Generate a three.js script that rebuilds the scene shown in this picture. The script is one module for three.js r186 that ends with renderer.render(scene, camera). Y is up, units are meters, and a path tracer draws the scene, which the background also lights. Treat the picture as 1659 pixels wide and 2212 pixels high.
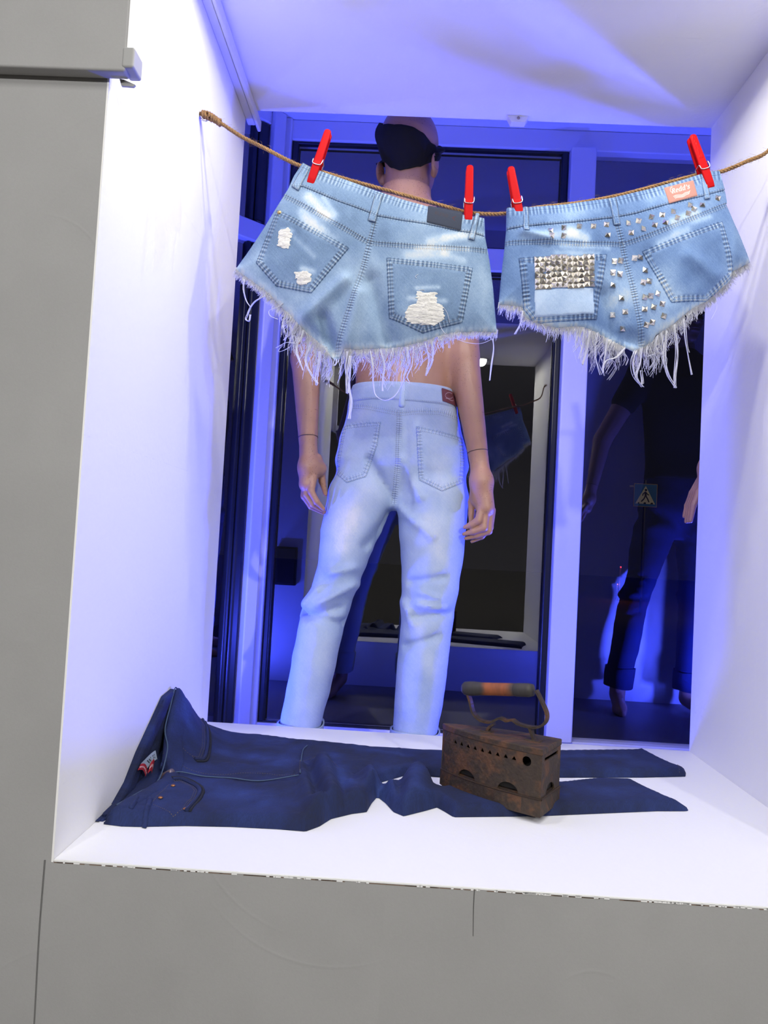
import * as THREE from 'three';
import { mergeGeometries, toCreasedNormals } from 'three/addons/utils/BufferGeometryUtils.js';
import { RoundedBoxGeometry } from 'three/addons/geometries/RoundedBoxGeometry.js';
import { RectAreaLightUniformsLib } from 'three/addons/lights/RectAreaLightUniformsLib.js';

/* ------------------------------------------------------------------ camera, sky, large lights, exposure */
const scene = new THREE.Scene();
scene.background = new THREE.Color(0.004, 0.004, 0.007);            // night outside
const camera = new THREE.PerspectiveCamera(2 * Math.atan(1106 / 1631.6) * 180 / Math.PI, 1659 / 2212, 0.05, 80);
camera.position.set(0, 1.365, 1.07);
camera.rotation.order = 'YXZ';
camera.rotation.set(0.0438, 0.0278, 0.0540);
const renderer = new THREE.WebGLRenderer({ antialias: true });
renderer.toneMapping = THREE.LinearToneMapping;
renderer.toneMappingExposure = 1.0;
renderer.shadowMap.enabled = true;
RectAreaLightUniformsLib.init();
const ROOM_LIGHT = 5.5, NICHE_LIGHT = 1.3, ADDED_SPOT_LIGHT = 17, BLUE = new THREE.Color(0.05, 0.075, 1);
function areaLight(x, y, z, w, h, level, tx, ty, tz) {
  const l = new THREE.RectAreaLight(new THREE.Color(1, 0.985, 0.955), level, w, h);
  l.position.set(x, y, z); l.lookAt(tx, ty, tz); scene.add(l);
}
areaLight(0.5, 3.08, 1.7, 2.4, 1.1, ROOM_LIGHT, 0.5, 0, 1.7);       // area light added under the shop ceiling, behind the camera

/* ------------------------------------------------------------------ helpers */
const D2 = Math.PI / 180, clamp = THREE.MathUtils.clamp, lerp = THREE.MathUtils.lerp;
const sstep = (a, b, x) => { const t = clamp((x - a) / (b - a), 0, 1); return t * t * (3 - 2 * t); };
let seed = 7;
const rnd = () => { seed = (seed + 0x6d2b79f5) | 0; let t = Math.imul(seed ^ (seed >>> 15), 1 | seed); t = (t + Math.imul(t ^ (t >>> 7), 61 | t)) ^ t; return ((t ^ (t >>> 14)) >>> 0) / 4294967296; };
const rr = (a, b) => a + (b - a) * rnd();
const hash = (x, y, s) => { let h = Math.imul(x, 374761393) ^ Math.imul(y, 668265263) ^ Math.imul(s, 1274126177); h = Math.imul(h ^ (h >>> 13), 1274126177); return ((h ^ (h >>> 16)) >>> 0) / 4294967296; };
function vn(x, y, s = 1) {
  const ix = Math.floor(x), iy = Math.floor(y), fx = x - ix, fy = y - iy, u = fx * fx * (3 - 2 * fx), v = fy * fy * (3 - 2 * fy);
  return lerp(lerp(hash(ix, iy, s), hash(ix + 1, iy, s), u), lerp(hash(ix, iy + 1, s), hash(ix + 1, iy + 1, s), u), v);
}
const fbm = (x, y, s = 1, n = 4) => { let a = 0.5, t = 0; for (let i = 0; i < n; i++, a /= 2, x *= 2.03, y *= 2.03) t += a * vn(x, y, s + i); return t; };
const std = (color, rough = 0.8, o = {}) => new THREE.MeshStandardMaterial({ color: Array.isArray(color) ? new THREE.Color().setRGB(...color) : color, roughness: rough, ...o });
const names = {};
function numbered(n) { const k = names[n] = (names[n] ?? -1) + 1; return k ? n + '_' + String(k).padStart(3, '0') : n; }
function mesh(name, geo, mat, parent, label) {
  if (Array.isArray(geo)) geo = join(geo);
  const m = new THREE.Mesh(geo, mat); m.castShadow = m.receiveShadow = true;
  m.name = parent && parent !== scene ? partName(parent, name) : numbered(name);
  if (label) m.userData.label = label;
  (parent ?? scene).add(m); return m;
}
function partName(p, n) { const c = (p.__n ??= {}), k = c[n] = (c[n] ?? -1) + 1; return k ? n + '_' + String(k).padStart(3, '0') : n; }
Object.defineProperty(THREE.Object3D.prototype, '__n', { writable: true, enumerable: false, value: undefined });
function join(list) {
  list = list.map((g) => { g = g.index ? g.toNonIndexed() : g; for (const k of Object.keys(g.attributes)) if (!['position', 'normal', 'uv'].includes(k)) g.deleteAttribute(k); if (!g.attributes.uv) g.setAttribute('uv', new THREE.Float32BufferAttribute(new Float32Array(g.attributes.position.count * 2), 2)); return g; });
  return mergeGeometries(list);
}
function thing(name, label, category, [x, y, z] = [0, 0, 0], group) {
  const o = new THREE.Group(); o.name = numbered(name); o.position.set(x, y, z); o.userData = { label, category };
  if (group) o.userData.group = group;
  scene.add(o); return o;
}
function tag(o, label, category, group) { Object.assign(o.userData, { label, category }); if (group) o.userData.group = group; return o; }
function struct(o) { o.userData.kind = 'structure'; return o; }
function structGroup(name) { const o = new THREE.Group(); o.name = numbered(name); o.userData.kind = 'structure'; scene.add(o); return o; }
function box(x0, x1, y0, y1, z0, z1, r = 0, uv = 1) {
  const w = x1 - x0, h = y1 - y0, d = z1 - z0, g = r ? new RoundedBoxGeometry(w, h, d, 2, Math.min(r, w / 2.01, h / 2.01, d / 2.01)) : new THREE.BoxGeometry(w, h, d);
  g.translate((x0 + x1) / 2, (y0 + y1) / 2, (z0 + z1) / 2);
  const p = g.attributes.position, n = g.attributes.normal, t = g.attributes.uv;   // uv in metres
  for (let i = 0; i < p.count; i++) {
    const ax = Math.abs(n.getX(i)), ay = Math.abs(n.getY(i)), az = Math.abs(n.getZ(i));
    if (ax > ay && ax > az) t.setXY(i, p.getZ(i) * uv, p.getY(i) * uv); else if (ay > az) t.setXY(i, p.getX(i) * uv, p.getZ(i) * uv); else t.setXY(i, p.getX(i) * uv, p.getY(i) * uv);
  }
  return g;
}
const V = (a) => new THREE.Vector3(...a);
function tube(pts, r0, r1 = r0, sides = 6, seg = 0, caps = true) {
  const c = new THREE.CatmullRomCurve3(pts.map((p) => (p.isVector3 ? p : V(p))), false, 'centripetal'), n = seg || Math.max(2, (pts.length - 1) * 4);
  const P = c.getSpacedPoints(n), pos = [], idx = [], uv = []; let u = new THREE.Vector3();
  const L = c.getLength();
  let ref = Math.abs(P[1].clone().sub(P[0]).normalize().z) < 0.9 ? new THREE.Vector3(0, 0, 1) : new THREE.Vector3(1, 0, 0);
  for (let i = 0; i <= n; i++) {
    const t = (P[Math.min(i + 1, n)].clone().sub(P[Math.max(i - 1, 0)])).normalize();
    u = ref.clone().addScaledVector(t, -ref.dot(t)).normalize(); ref = u; const w = t.clone().cross(u), r = lerp(r0, r1, i / n);
    for (let k = 0; k <= sides; k++) { const a = k / sides * 2 * Math.PI; const q = P[i].clone().addScaledVector(u, Math.cos(a) * r).addScaledVector(w, Math.sin(a) * r); pos.push(q.x, q.y, q.z); uv.push(L * i / n, k / sides); }
  }
  for (let i = 0; i < n; i++) for (let k = 0; k < sides; k++) { const a = i * (sides + 1) + k, b = a + sides + 1; idx.push(a, a + 1, b, b, a + 1, b + 1); }
  if (caps) for (const [o, f] of [[0, 1], [n * (sides + 1), 0]]) for (let k = 1; k < sides - 1; k++) f ? idx.push(o, o + k + 1, o + k) : idx.push(o, o + k, o + k + 1);
  const g = new THREE.BufferGeometry(); g.setAttribute('position', new THREE.Float32BufferAttribute(pos, 3)); g.setAttribute('uv', new THREE.Float32BufferAttribute(uv, 2)); g.setIndex(idx); g.computeVertexNormals(); return g;
}
function segD(x, y, ax, ay, bx, by) { const dx = bx - ax, dy = by - ay, t = clamp(((x - ax) * dx + (y - ay) * dy) / (dx * dx + dy * dy || 1), 0, 1); return [Math.hypot(x - ax - t * dx, y - ay - t * dy), t]; }
function polyD(poly, x, y) {                                         // signed distance, positive inside
  let d = 1e9, inside = false;
  for (let i = 0, j = poly.length - 1; i < poly.length; j = i++) {
    const [ax, ay] = poly[j], [bx, by] = poly[i];
    d = Math.min(d, segD(x, y, ax, ay, bx, by)[0]);
    if ((ay > y) !== (by > y) && x < (bx - ax) * (y - ay) / (by - ay) + ax) inside = !inside;
  }
  return inside ? d : -d;
}
const lineD = (pl, x, y) => { let d = 1e9; for (let i = 1; i < pl.length; i++) d = Math.min(d, segD(x, y, pl[i - 1][0], pl[i - 1][1], pl[i][0], pl[i][1])[0]); return d; };
function table(t, x) { if (x <= t[0][0]) return t[0][1]; for (let i = 1; i < t.length; i++) if (x <= t[i][0]) { const u = (x - t[i - 1][0]) / (t[i][0] - t[i - 1][0]), s = u * u * (3 - 2 * u); return lerp(t[i - 1][1], t[i][1], (u + s) / 2); } return t[t.length - 1][1]; }
const bounds = (poly, m = 0) => { const b = [1e9, 1e9, -1e9, -1e9]; for (const [x, y] of poly) { b[0] = Math.min(b[0], x - m); b[1] = Math.min(b[1], y - m); b[2] = Math.max(b[2], x + m); b[3] = Math.max(b[3], y + m); } return b; };
// A sheet of cloth or metal: the region where dist > 0, a front face at zf and a back face at zb with a rim between; map() puts plane coordinates into the world.
function sheet({ poly, dist, bb, cell = 0.004, zf, zb, map, tb, flip }) {
  dist ??= (x, y) => polyD(poly, x, y);
  bb ??= bounds(poly, cell); tb ??= bb;
  const nx = Math.ceil((bb[2] - bb[0]) / cell) + 1, ny = Math.ceil((bb[3] - bb[1]) / cell) + 1, d = new Float32Array(nx * ny);
  for (let j = 0; j < ny; j++) for (let i = 0; i < nx; i++) d[j * nx + i] = dist(bb[0] + i * cell, bb[1] + j * cell);
  const pts = [], key = new Map(), tris = [], rim = [];
  const node = (i, j) => vert('n' + (j * nx + i), bb[0] + i * cell, bb[1] + j * cell, d[j * nx + i]);
  function vert(k, x, y, dd) { let v = key.get(k); if (v === undefined) { v = pts.length; pts.push([x, y, Math.max(0, dd)]); key.set(k, v); } return v; }
  function cut(i, j, i2, j2) {
    const a = j * nx + i, b = j2 * nx + i2; if (a > b) return cut(i2, j2, i, j);
    const t = d[a] / (d[a] - d[b]); return vert('e' + a + '_' + b, bb[0] + (i + (i2 - i) * t) * cell, bb[1] + (j + (j2 - j) * t) * cell, 0);
  }
  for (let j = 0; j < ny - 1; j++) for (let i = 0; i < nx - 1; i++) {
    const c = [[i, j], [i + 1, j], [i + 1, j + 1], [i, j + 1]], s = c.map(([a, b]) => d[b * nx + a] > 0);
    if (!s.some(Boolean)) continue;
    const out = [];
    for (let k = 0; k < 4; k++) { const n = (k + 1) % 4; if (s[k]) out.push([node(...c[k]), 0]); if (s[k] !== s[n]) out.push([cut(...c[k], ...c[n]), 1]); }
    for (let k = 1; k < out.length - 1; k++) tris.push(out[0][0], out[k][0], out[k + 1][0]);
    for (let k = 0; k < out.length; k++) { const n = (k + 1) % out.length; if (out[k][1] && out[n][1] && out.length > 2) rim.push(out[k][0], out[n][0]); }
  }
  map ??= (x, y, z) => [x, y, z];
  const N = pts.length, pos = [], uv = [], idx = [];
  const add = (x, y, z) => { pos.push(...map(x, y, z)); uv.push((x - tb[0]) / (tb[2] - tb[0]), (y - tb[1]) / (tb[3] - tb[1])); };
  for (const [x, y, e] of pts) add(x, y, zf(x, y, e));
  for (const [x, y, e] of pts) add(x, y, zb(x, y, e));
  for (let k = 0; k < tris.length; k += 3) { idx.push(tris[k], tris[k + 1], tris[k + 2]); idx.push(N + tris[k], N + tris[k + 2], N + tris[k + 1]); }
  for (let k = 0; k < rim.length; k += 2) {
    const a = pts[rim[k]], b = pts[rim[k + 1]], o = pos.length / 3;
    for (const p of [a, b]) { add(p[0], p[1], zf(p[0], p[1], 0)); add(p[0], p[1], zb(p[0], p[1], 0)); }
    idx.push(o, o + 1, o + 2, o + 2, o + 1, o + 3);
  }
  if (flip) for (let k = 0; k < idx.length; k += 3) { const t = idx[k]; idx[k] = idx[k + 1]; idx[k + 1] = t; }
  const g = new THREE.BufferGeometry(); g.setAttribute('position', new THREE.Float32BufferAttribute(pos, 3)); g.setAttribute('uv', new THREE.Float32BufferAttribute(uv, 2)); g.setIndex(idx); g.computeVertexNormals(); return g;
}
// Surface of a field (positive inside) by surface nets.
function nets(f, lo, hi, cell, uvf) {
  const n = [0, 1, 2].map((k) => Math.ceil((hi[k] - lo[k]) / cell) + 1), [nx, ny, nz] = n, F = new Float32Array(nx * ny * nz);
  for (let k = 0, o = 0; k < nz; k++) for (let j = 0; j < ny; j++) for (let i = 0; i < nx; i++) F[o++] = f(lo[0] + i * cell, lo[1] + j * cell, lo[2] + k * cell);
  const id = new Int32Array(nx * ny * nz).fill(-1), pos = [], idx = [], sx = 1, sy = nx, sz = nx * ny;
  const E = [[0, 1], [0, 2], [0, 4], [1, 3], [1, 5], [2, 3], [2, 6], [3, 7], [4, 5], [4, 6], [5, 7], [6, 7]];
  for (let k = 0; k < nz - 1; k++) for (let j = 0; j < ny - 1; j++) for (let i = 0; i < nx - 1; i++) {
    const o = i + j * sy + k * sz, v = []; let m = 0;
    for (let c = 0; c < 8; c++) { v[c] = F[o + (c & 1 ? sx : 0) + (c & 2 ? sy : 0) + (c & 4 ? sz : 0)]; if (v[c] > 0) m |= 1 << c; }
    if (!m || m === 255) continue;
    let x = 0, y = 0, z = 0, q = 0;
    for (const [a, b] of E) if ((v[a] > 0) !== (v[b] > 0)) { const t = v[a] / (v[a] - v[b]); x += lerp(a & 1, b & 1, t); y += lerp(a >> 1 & 1, b >> 1 & 1, t); z += lerp(a >> 2, b >> 2, t); q++; }
    id[o] = pos.length / 3; pos.push(lo[0] + (i + x / q) * cell, lo[1] + (j + y / q) * cell, lo[2] + (k + z / q) * cell);
  }
  const quad = (a, b, c, d, fl) => { if (a < 0 || b < 0 || c < 0 || d < 0) return; fl ? idx.push(a, b, c, a, c, d) : idx.push(a, c, b, a, d, c); };
  for (let k = 1; k < nz - 1; k++) for (let j = 1; j < ny - 1; j++) for (let i = 1; i < nx - 1; i++) {
    const o = i + j * sy + k * sz, a = F[o] > 0;
    if (a !== F[o + sx] > 0) quad(id[o], id[o - sy], id[o - sy - sz], id[o - sz], !a);
    if (a !== F[o + sy] > 0) quad(id[o], id[o - sz], id[o - sz - sx], id[o - sx], !a);
    if (a !== F[o + sz] > 0) quad(id[o], id[o - sx], id[o - sx - sy], id[o - sy], !a);
  }
  const g = new THREE.BufferGeometry(), uv = [];
  for (let i = 0; i < pos.length; i += 3) uv.push(...(uvf ? uvf(pos[i], pos[i + 1], pos[i + 2]) : [pos[i] / 0.4, pos[i + 1] / 0.4]));
  g.setAttribute('position', new THREE.Float32BufferAttribute(pos, 3)); g.setAttribute('uv', new THREE.Float32BufferAttribute(uv, 2)); g.setIndex(idx); g.computeVertexNormals(); return g;
}
const smax = (a, b, k) => { const h = clamp(0.5 + 0.5 * (a - b) / k, 0, 1); return lerp(b, a, h) + k * h * (1 - h); };
function cap(x, y, z, a, b) {                                        // tapered capsule, a and b = [x, y, z, r]
  const dx = b[0] - a[0], dy = b[1] - a[1], dz = b[2] - a[2], t = clamp(((x - a[0]) * dx + (y - a[1]) * dy + (z - a[2]) * dz) / (dx * dx + dy * dy + dz * dz), 0, 1);
  return lerp(a[3], b[3], t) - Math.hypot(x - a[0] - t * dx, y - a[1] - t * dy, z - a[2] - t * dz);
}
const ell = (x, y, z, c, r) => (1 - Math.hypot((x - c[0]) / r[0], (y - c[1]) / r[1], (z - c[2]) / r[2])) * Math.min(...r);
function pixelTex(w, h, fn, srgb = true, wrap = false) {             // fn(u, v, out) with u, v in 0..1, v upwards
  const data = new Uint8Array(w * h * 4), o = [0, 0, 0];
  for (let j = 0, k = 0; j < h; j++) for (let i = 0; i < w; i++, k += 4) { fn((i + 0.5) / w, (j + 0.5) / h, o); data[k] = clamp(o[0], 0, 255); data[k + 1] = clamp(o[1], 0, 255); data[k + 2] = clamp(o[2], 0, 255); data[k + 3] = 255; }
  const t = new THREE.DataTexture(data, w, h); t.magFilter = THREE.LinearFilter; t.minFilter = THREE.LinearMipmapLinearFilter; t.generateMipmaps = true;
  if (srgb) t.colorSpace = THREE.SRGBColorSpace; if (wrap) t.wrapS = t.wrapT = THREE.RepeatWrapping; t.needsUpdate = true; return t;
}
function canvasTex(w, h, draw) { const c = document.createElement('canvas'); c.width = w; c.height = h; draw(c.getContext('2d'), w, h); const t = new THREE.CanvasTexture(c); t.colorSpace = THREE.SRGBColorSpace; return t; }

/* ------------------------------------------------------------------ surfaces */
const XL = -0.467, XR = 0.7295, YS = 0.9, YC = 2.4725, ZB = -0.833, FLOOR = 0.69, DC = 2.93, ZW = -1.7;
const plasterBump = pixelTex(1024, 1024, (u, v, o) => {              // trowel arcs and fine grain, tiles every 1.2 m
  const x = u * 1.2, y = v * 1.2; let h = 0.5 + 0.1 * (hash(Math.floor(u * 1024), Math.floor(v * 1024), 3) - 0.5);
  for (let k = 0; k < 14; k++) { const cx = hash(k, 1, 5) * 1.2, cy = hash(k, 2, 5) * 1.2, r = 0.06 + 0.2 * hash(k, 3, 5), a0 = hash(k, 4, 5) * 6.28;
    for (let ox = -1; ox <= 1; ox++) for (let oy = -1; oy <= 1; oy++) { const dx = x - cx + ox * 1.2, dy = y - cy + oy * 1.2, a = (Math.atan2(dy, dx) - a0 + 12.566) % 6.283; if (a < 1.5) h += 0.3 * Math.exp(-(((Math.hypot(dx, dy) - r) / 0.0022) ** 2)) * Math.sin(a / 1.5 * Math.PI); } }
  o[0] = o[1] = o[2] = 255 * h;
}, false, true);
const grayTex = pixelTex(512, 512, (u, v, o) => { const n = 0.5 * vn(u * 8, v * 8, 4) + 0.3 * vn(u * 32, v * 32, 5) + 0.2 * hash(Math.floor(u * 512), Math.floor(v * 512), 6), g = 158 + 10 * (n - 0.5); o[0] = g + 1; o[1] = g + 0.5; o[2] = g; }, true, true);
plasterBump.repeat.set(1 / 1.2, 1 / 1.2); grayTex.repeat.set(1 / 1.2, 1 / 1.2);
const grayPlaster = std(0xffffff, 0.82, { map: grayTex, bumpMap: plasterBump, bumpScale: 0.0008 });
const whiteBump = pixelTex(512, 512, (u, v, o) => { o[0] = o[1] = o[2] = 255 * (0.6 * fbm(u * 60, v * 60, 9, 3) + 0.4 * vn(u * 9, v * 9, 2)); }, false, true);
whiteBump.repeat.set(2, 2);
const whitePaint = std([0.87, 0.865, 0.86], 0.85, { bumpMap: whiteBump, bumpScale: 0.0006 });
const sillPaint = std([0.82, 0.82, 0.815], 0.6, { bumpMap: whiteBump, bumpScale: 0.0004 });
const roomWall = std([0.42, 0.41, 0.39], 0.9), roomFloorMat = std([0.3, 0.28, 0.26], 0.6), roomCeil = std([0.55, 0.55, 0.53], 0.9);
const pvc = std([0.78, 0.78, 0.79], 0.35), darkSash = std([0.022, 0.024, 0.028], 0.28, { metalness: 0.35 }), gasket = std([0.01, 0.01, 0.012], 0.6);

/* ------------------------------------------------------------------ the setting */
// the thick wall with its deep opening
const wall = structGroup('wall_front');
mesh('plaster_left', box(-3, XL - 0.003, 0, 3.2, -0.02, 0), grayPlaster, wall);
mesh('plaster_right', box(XR + 0.003, 4, 0, 3.2, -0.02, 0), grayPlaster, wall);
mesh('plaster_below', box(XL - 0.003, XR + 0.003, 0, YS - 0.004, -0.02, 0), grayPlaster, wall);
mesh('plaster_above', box(XL - 0.003, XR + 0.003, YC + 0.003, 3.2, -0.02, 0), grayPlaster, wall);
mesh('jamb_left', box(-3, XL, FLOOR, 3.2, ZB, -0.02), whitePaint, wall);
mesh('jamb_right', box(XR, 4, FLOOR, 3.2, ZB, -0.02), whitePaint, wall);
mesh('header', box(XL, XR, YC, 3.2, ZB, -0.02), whitePaint, wall);
mesh('base', box(-3, 4, 0, FLOOR, ZB, -0.02), whitePaint, wall);
mesh('sill', box(XL, XR, YS - 0.004, YS, ZB, 0.0008, 0.0015), sillPaint, wall);
mesh('sill_core', box(XL, XR, FLOOR, YS - 0.004, ZB, -0.02), whitePaint, wall);
mesh('paint_edge', [box(XL - 0.003, XL, YS - 0.004, YC + 0.003, -0.02, 0.0006), box(XR, XR + 0.003, YS - 0.004, YC + 0.003, -0.02, 0.0006), box(XL, XR, YC, YC + 0.003, -0.02, 0.0006)], whitePaint, wall);
{ // rough paint edge: white ragged bits over the grey plaster edge
  const bits = []; for (let i = 0; i < 110; i++) { const x = XL + (XR - XL) * rnd(), w = rr(0.002, 0.009), h = rr(0.0002, 0.0008); bits.push(box(x, x + w, YS - 0.0042 - h, YS - 0.002, -0.001, 0.0008)); }
  const br = []; for (let i = 0; i < 70; i++) { const x = XL + (XR - XL) * rnd(), w = rr(0.01, 0.04); br.push(box(x, Math.min(x + w, XR), YS - 0.0049, YS - 0.004, -0.001, 0.0004)); }
  mesh('bare_edge', br, std([0.22, 0.15, 0.11], 0.9), wall).userData.kind = 'stuff';
  mesh('ragged_paint', bits, sillPaint, wall).userData.kind = 'stuff';
}
{ // hairline seam in the plaster under the sill and the soft shadow line at the lower left, put in as dark grey
  const seam = mesh('plaster_joint_shade', [tube([[-.4791,.898,.0006],[-.4794,.8585,.0006],[-.4797,.8013,.0006],[-.4774,.6741,.0006]], 0.0011, 0.0009, 5), tube([[.1234,.8977,.0004],[.1233,.8727,.0004],[.1246,.834,.0004]], 0.0007, 0.0004, 4)], std([0.17, 0.17, 0.168], 0.9), wall);
}
struct(mesh('floor', box(-3, 4, -0.05, 0, -0.02, 6), roomFloorMat));
struct(mesh('ceiling', box(-3, 4, 3.2, 3.25, -0.02, 6), roomCeil));
struct(mesh('wall_left', box(-3.05, -3, 0, 3.2, -0.02, 6), roomWall));
struct(mesh('wall_right', box(4, 4.05, 0, 3.2, -0.02, 6), roomWall));
struct(mesh('wall_back', box(-3, 4, 0, 3.2, 6, 6.05), roomWall));
// shop window zone: floor, ceiling, closing walls
struct(mesh('floor_display', box(-3, 4, 0, FLOOR, -1.78, ZB, 0), std([0.16, 0.16, 0.18], 0.5)));
struct(mesh('ceiling_display', box(-3, 4, DC, 3.2, -1.78, ZB), whitePaint));
struct(mesh('wall_display_right', box(2.6, 2.7, FLOOR, DC, -1.78, ZB), whitePaint));
// grey boxed panel on the upper left of the wall, with its end cap and a torn flap under it
{
  const t = structGroup('trim_1');
  mesh('panel', box(-3, -0.436, 2.026, 3.2, 0, 0.022, 0.004), grayPlaster, t);
  mesh('edge_strip', box(-0.4365, -0.4352, 2.06, 3.2, 0.0004, 0.0205, 0.0005), whitePaint, t);
  mesh('end_cap', box(-0.442, -0.4235, 2.031, 2.062, -0.012, 0.0235, 0.004), std([0.36, 0.36, 0.355], 0.7), t);
  const fl = new THREE.Shape([[-.4526,2.028,0],[-.4456,2.0268,0],[-.4286,2.0198,0],[-.4312,2.0169,0],[-.4491,2.0176,0]].map(([x, y]) => new THREE.Vector2(x, y)));
  const g = new THREE.ExtrudeGeometry(fl, { depth: 0.004, bevelEnabled: false }); g.translate(0, 0, -0.004);
  mesh('torn_flap', g, std([0.34, 0.34, 0.33], 0.8), t);
}
// white plastic trunking along the ceiling corner over the left jamb
{
  const t = structGroup('trim_2');
  mesh('board', box(XL, -0.447, 2.449, YC, -0.862, -0.02, 0.002), pvc, t);
  mesh('lip', box(-0.4455, -0.436, 2.444, YC, -0.885, -0.02, 0.004), pvc, t);
}
// window front: rails, transom, mullions and panes
const glass = new THREE.MeshPhysicalMaterial({ color: 0xffffff, roughness: 0, transmission: 1, thickness: 0, ior: 1.85 });
{
  const w = structGroup('window_1'), zb = ZW - 0.035, zf = ZW + 0.035, x0 = -0.535, x1 = 2.6;
  mesh('bottom_rail', box(x0, x1, FLOOR, 0.704, zb, zf, 0.004), pvc, w);
  mesh('top_rail', box(x0, x1, 2.853, DC, zb, zf, 0.006), pvc, w);
  for (const [a, b] of [[x0, 0.537], [0.629, 1.62], [1.71, x1]]) mesh('transom', box(a, b, 2.388, 2.474, zb, zf, 0.006), pvc, w);
  mesh('mullion', box(0.537, 0.629, 0.704, 2.853, zb, zf + 0.03, 0.006), pvc, w);
  mesh('mullion', box(1.62, 1.71, 0.704, 2.853, zb, zf, 0.006), pvc, w);
  mesh('stile', box(-0.545, -0.493, FLOOR, DC, zb, zf + 0.012, 0.006), pvc, w);
  for (const [a, b] of [[-0.493, 0.537], [0.629, 1.62], [1.71, x1]]) for (const [c, d] of [[0.704, 2.388], [2.474, 2.853]]) mesh('pane', box(a, b, c, d, ZW - 0.003, ZW - 0.0025), glass, w);
  const sash = (a, b, c, d) => mesh('sash_gasket', [box(a, a + 0.026, c, d, ZW, zf - 0.008, 0.008), box(b - 0.026, b, c, d, ZW, zf - 0.008, 0.008), box(a, b, c, c + 0.006, ZW, zf - 0.01, 0.002), box(a, b, d - 0.010, d, ZW, zf - 0.01, 0.004)], darkSash, w);
  sash(-0.493, 0.537, 0.704, 2.388); sash(-0.493, 0.537, 2.474, 2.853);
  const v = structGroup('window_2');                               // the angled bay pane on the left
  v.position.set(-0.545, 0, ZW + 0.03); v.rotation.y = -Math.PI * 0.75;  // local +x runs towards the wall at 45 degrees
  const L = 1.24;
  mesh('stile', box(0, 0.05, FLOOR, DC, -0.05, 0.035, 0.006), pvc, v);
  mesh('bottom_rail', box(0.05, L, FLOOR, 0.704, -0.03, 0.03, 0.006), pvc, v);
  mesh('top_rail', box(0.05, L, 2.878, DC, -0.03, 0.03, 0.006), pvc, v);
  mesh('transom', box(0.05, L, 2.43, 2.503, -0.03, 0.03, 0.006), pvc, v);
  for (const [c, d] of [[0.704, 2.43], [2.503, 2.878]]) { mesh('pane', box(0.05, L, c, d, 0.0, 0.0005), glass, v); mesh('sash', [box(0.05, 0.095, c, d, -0.026, 0.02, 0.012), box(0.095, 0.115, c, d, -0.018, 0.015, 0.007)], darkSash, v); }
}
/* ------------------------------------------------------------------ lamps */
const glow = (c, k) => new THREE.MeshStandardMaterial({ color: 0x222222, emissive: new THREE.Color(...c), emissiveIntensity: k });
function downlight(x, z, power, label, tilt = 0, tx = x, tz = z) {
  const t = thing('ceiling_downlight', label, 'lamp', [x, YC, z]);
  const ring = new THREE.LatheGeometry([[0.034, -0.001], [0.036, -0.004], [0.046, -0.005], [0.05, -0.002], [0.05, 0.0], [0.034, 0.0]].map(([a, b]) => new THREE.Vector2(a, b)), 40);
  mesh('trim_ring', ring, std([0.6, 0.6, 0.6], 0.3, { metalness: 0.6 }), t);
  const d = new THREE.CylinderGeometry(0.033, 0.033, 0.002, 32); d.translate(0, -0.002, 0);
  mesh('lamp_disc', d, glow([1, 0.97, 0.9], 6), t);
  const s = new THREE.SpotLight(new THREE.Color(1, 0.975, 0.86), power, 0, 88 * D2, 0.12, 2);
  s.position.set(x, YC - 0.012, z); s.target.position.set(tx, 0, tz); s.castShadow = true; s.shadow.radius = 1.5; s.shadow.mapSize.set(2048, 2048);
  scene.add(s, s.target);
}
downlight(0.395, -0.126, NICHE_LIGHT, 'round recessed downlight in the opening ceiling towards the right jamb');
downlight(-0.13, -0.126, NICHE_LIGHT * 0.8, 'round recessed downlight in the opening ceiling towards the left jamb');
function addedSpot(x, y, z, tx, ty, tz, power, label) {  // spotlights added behind the camera to light the wall and the mannequin
  const t = thing('added_spotlight', label, 'lamp', [x, 3.2, z]), dir = new THREE.Vector3(tx - x, ty - y, tz - z).normalize(), q = new THREE.Quaternion().setFromUnitVectors(new THREE.Vector3(0, 1, 0), dir), h = y - 3.2;
  mesh('stem', box(-0.012, 0.012, h, 0, -0.012, 0.012), std([0.05, 0.05, 0.05], 0.5), t);
  const can = new THREE.LatheGeometry([[0, -0.09], [0.03, -0.085], [0.04, -0.06], [0.042, 0.05], [0.038, 0.05], [0.036, 0.03], [0, 0.03]].map(([a, b]) => new THREE.Vector2(a, b)), 32); can.applyQuaternion(q); can.translate(0, h, 0); mesh('can', can, std([0.05, 0.05, 0.05], 0.45), t);
  const d = new THREE.CylinderGeometry(0.035, 0.035, 0.003, 32); d.translate(0, 0.045, 0); d.applyQuaternion(q); d.translate(0, h, 0); mesh('lamp_disc', d, glow([1, 0.97, 0.92], 5), t);
  const s = new THREE.SpotLight(new THREE.Color(1, 0.985, 0.96), power, 0, 38 * D2, 0.6, 2); s.position.set(x + dir.x * 0.06, y + dir.y * 0.06, z + dir.z * 0.06); s.target.position.set(tx, ty, tz); s.castShadow = true; s.shadow.radius = 2.5; scene.add(s, s.target);
}
addedSpot(1.7, 2.95, 3.6, 0.1, 1.35, 0, ADDED_SPOT_LIGHT, 'black spotlight added on the shop ceiling behind the camera to the right');
addedSpot(-1.3, 2.95, 3.9, 0.1, 1.3, 0, ADDED_SPOT_LIGHT, 'black spotlight added on the shop ceiling behind the camera to the left');
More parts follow.
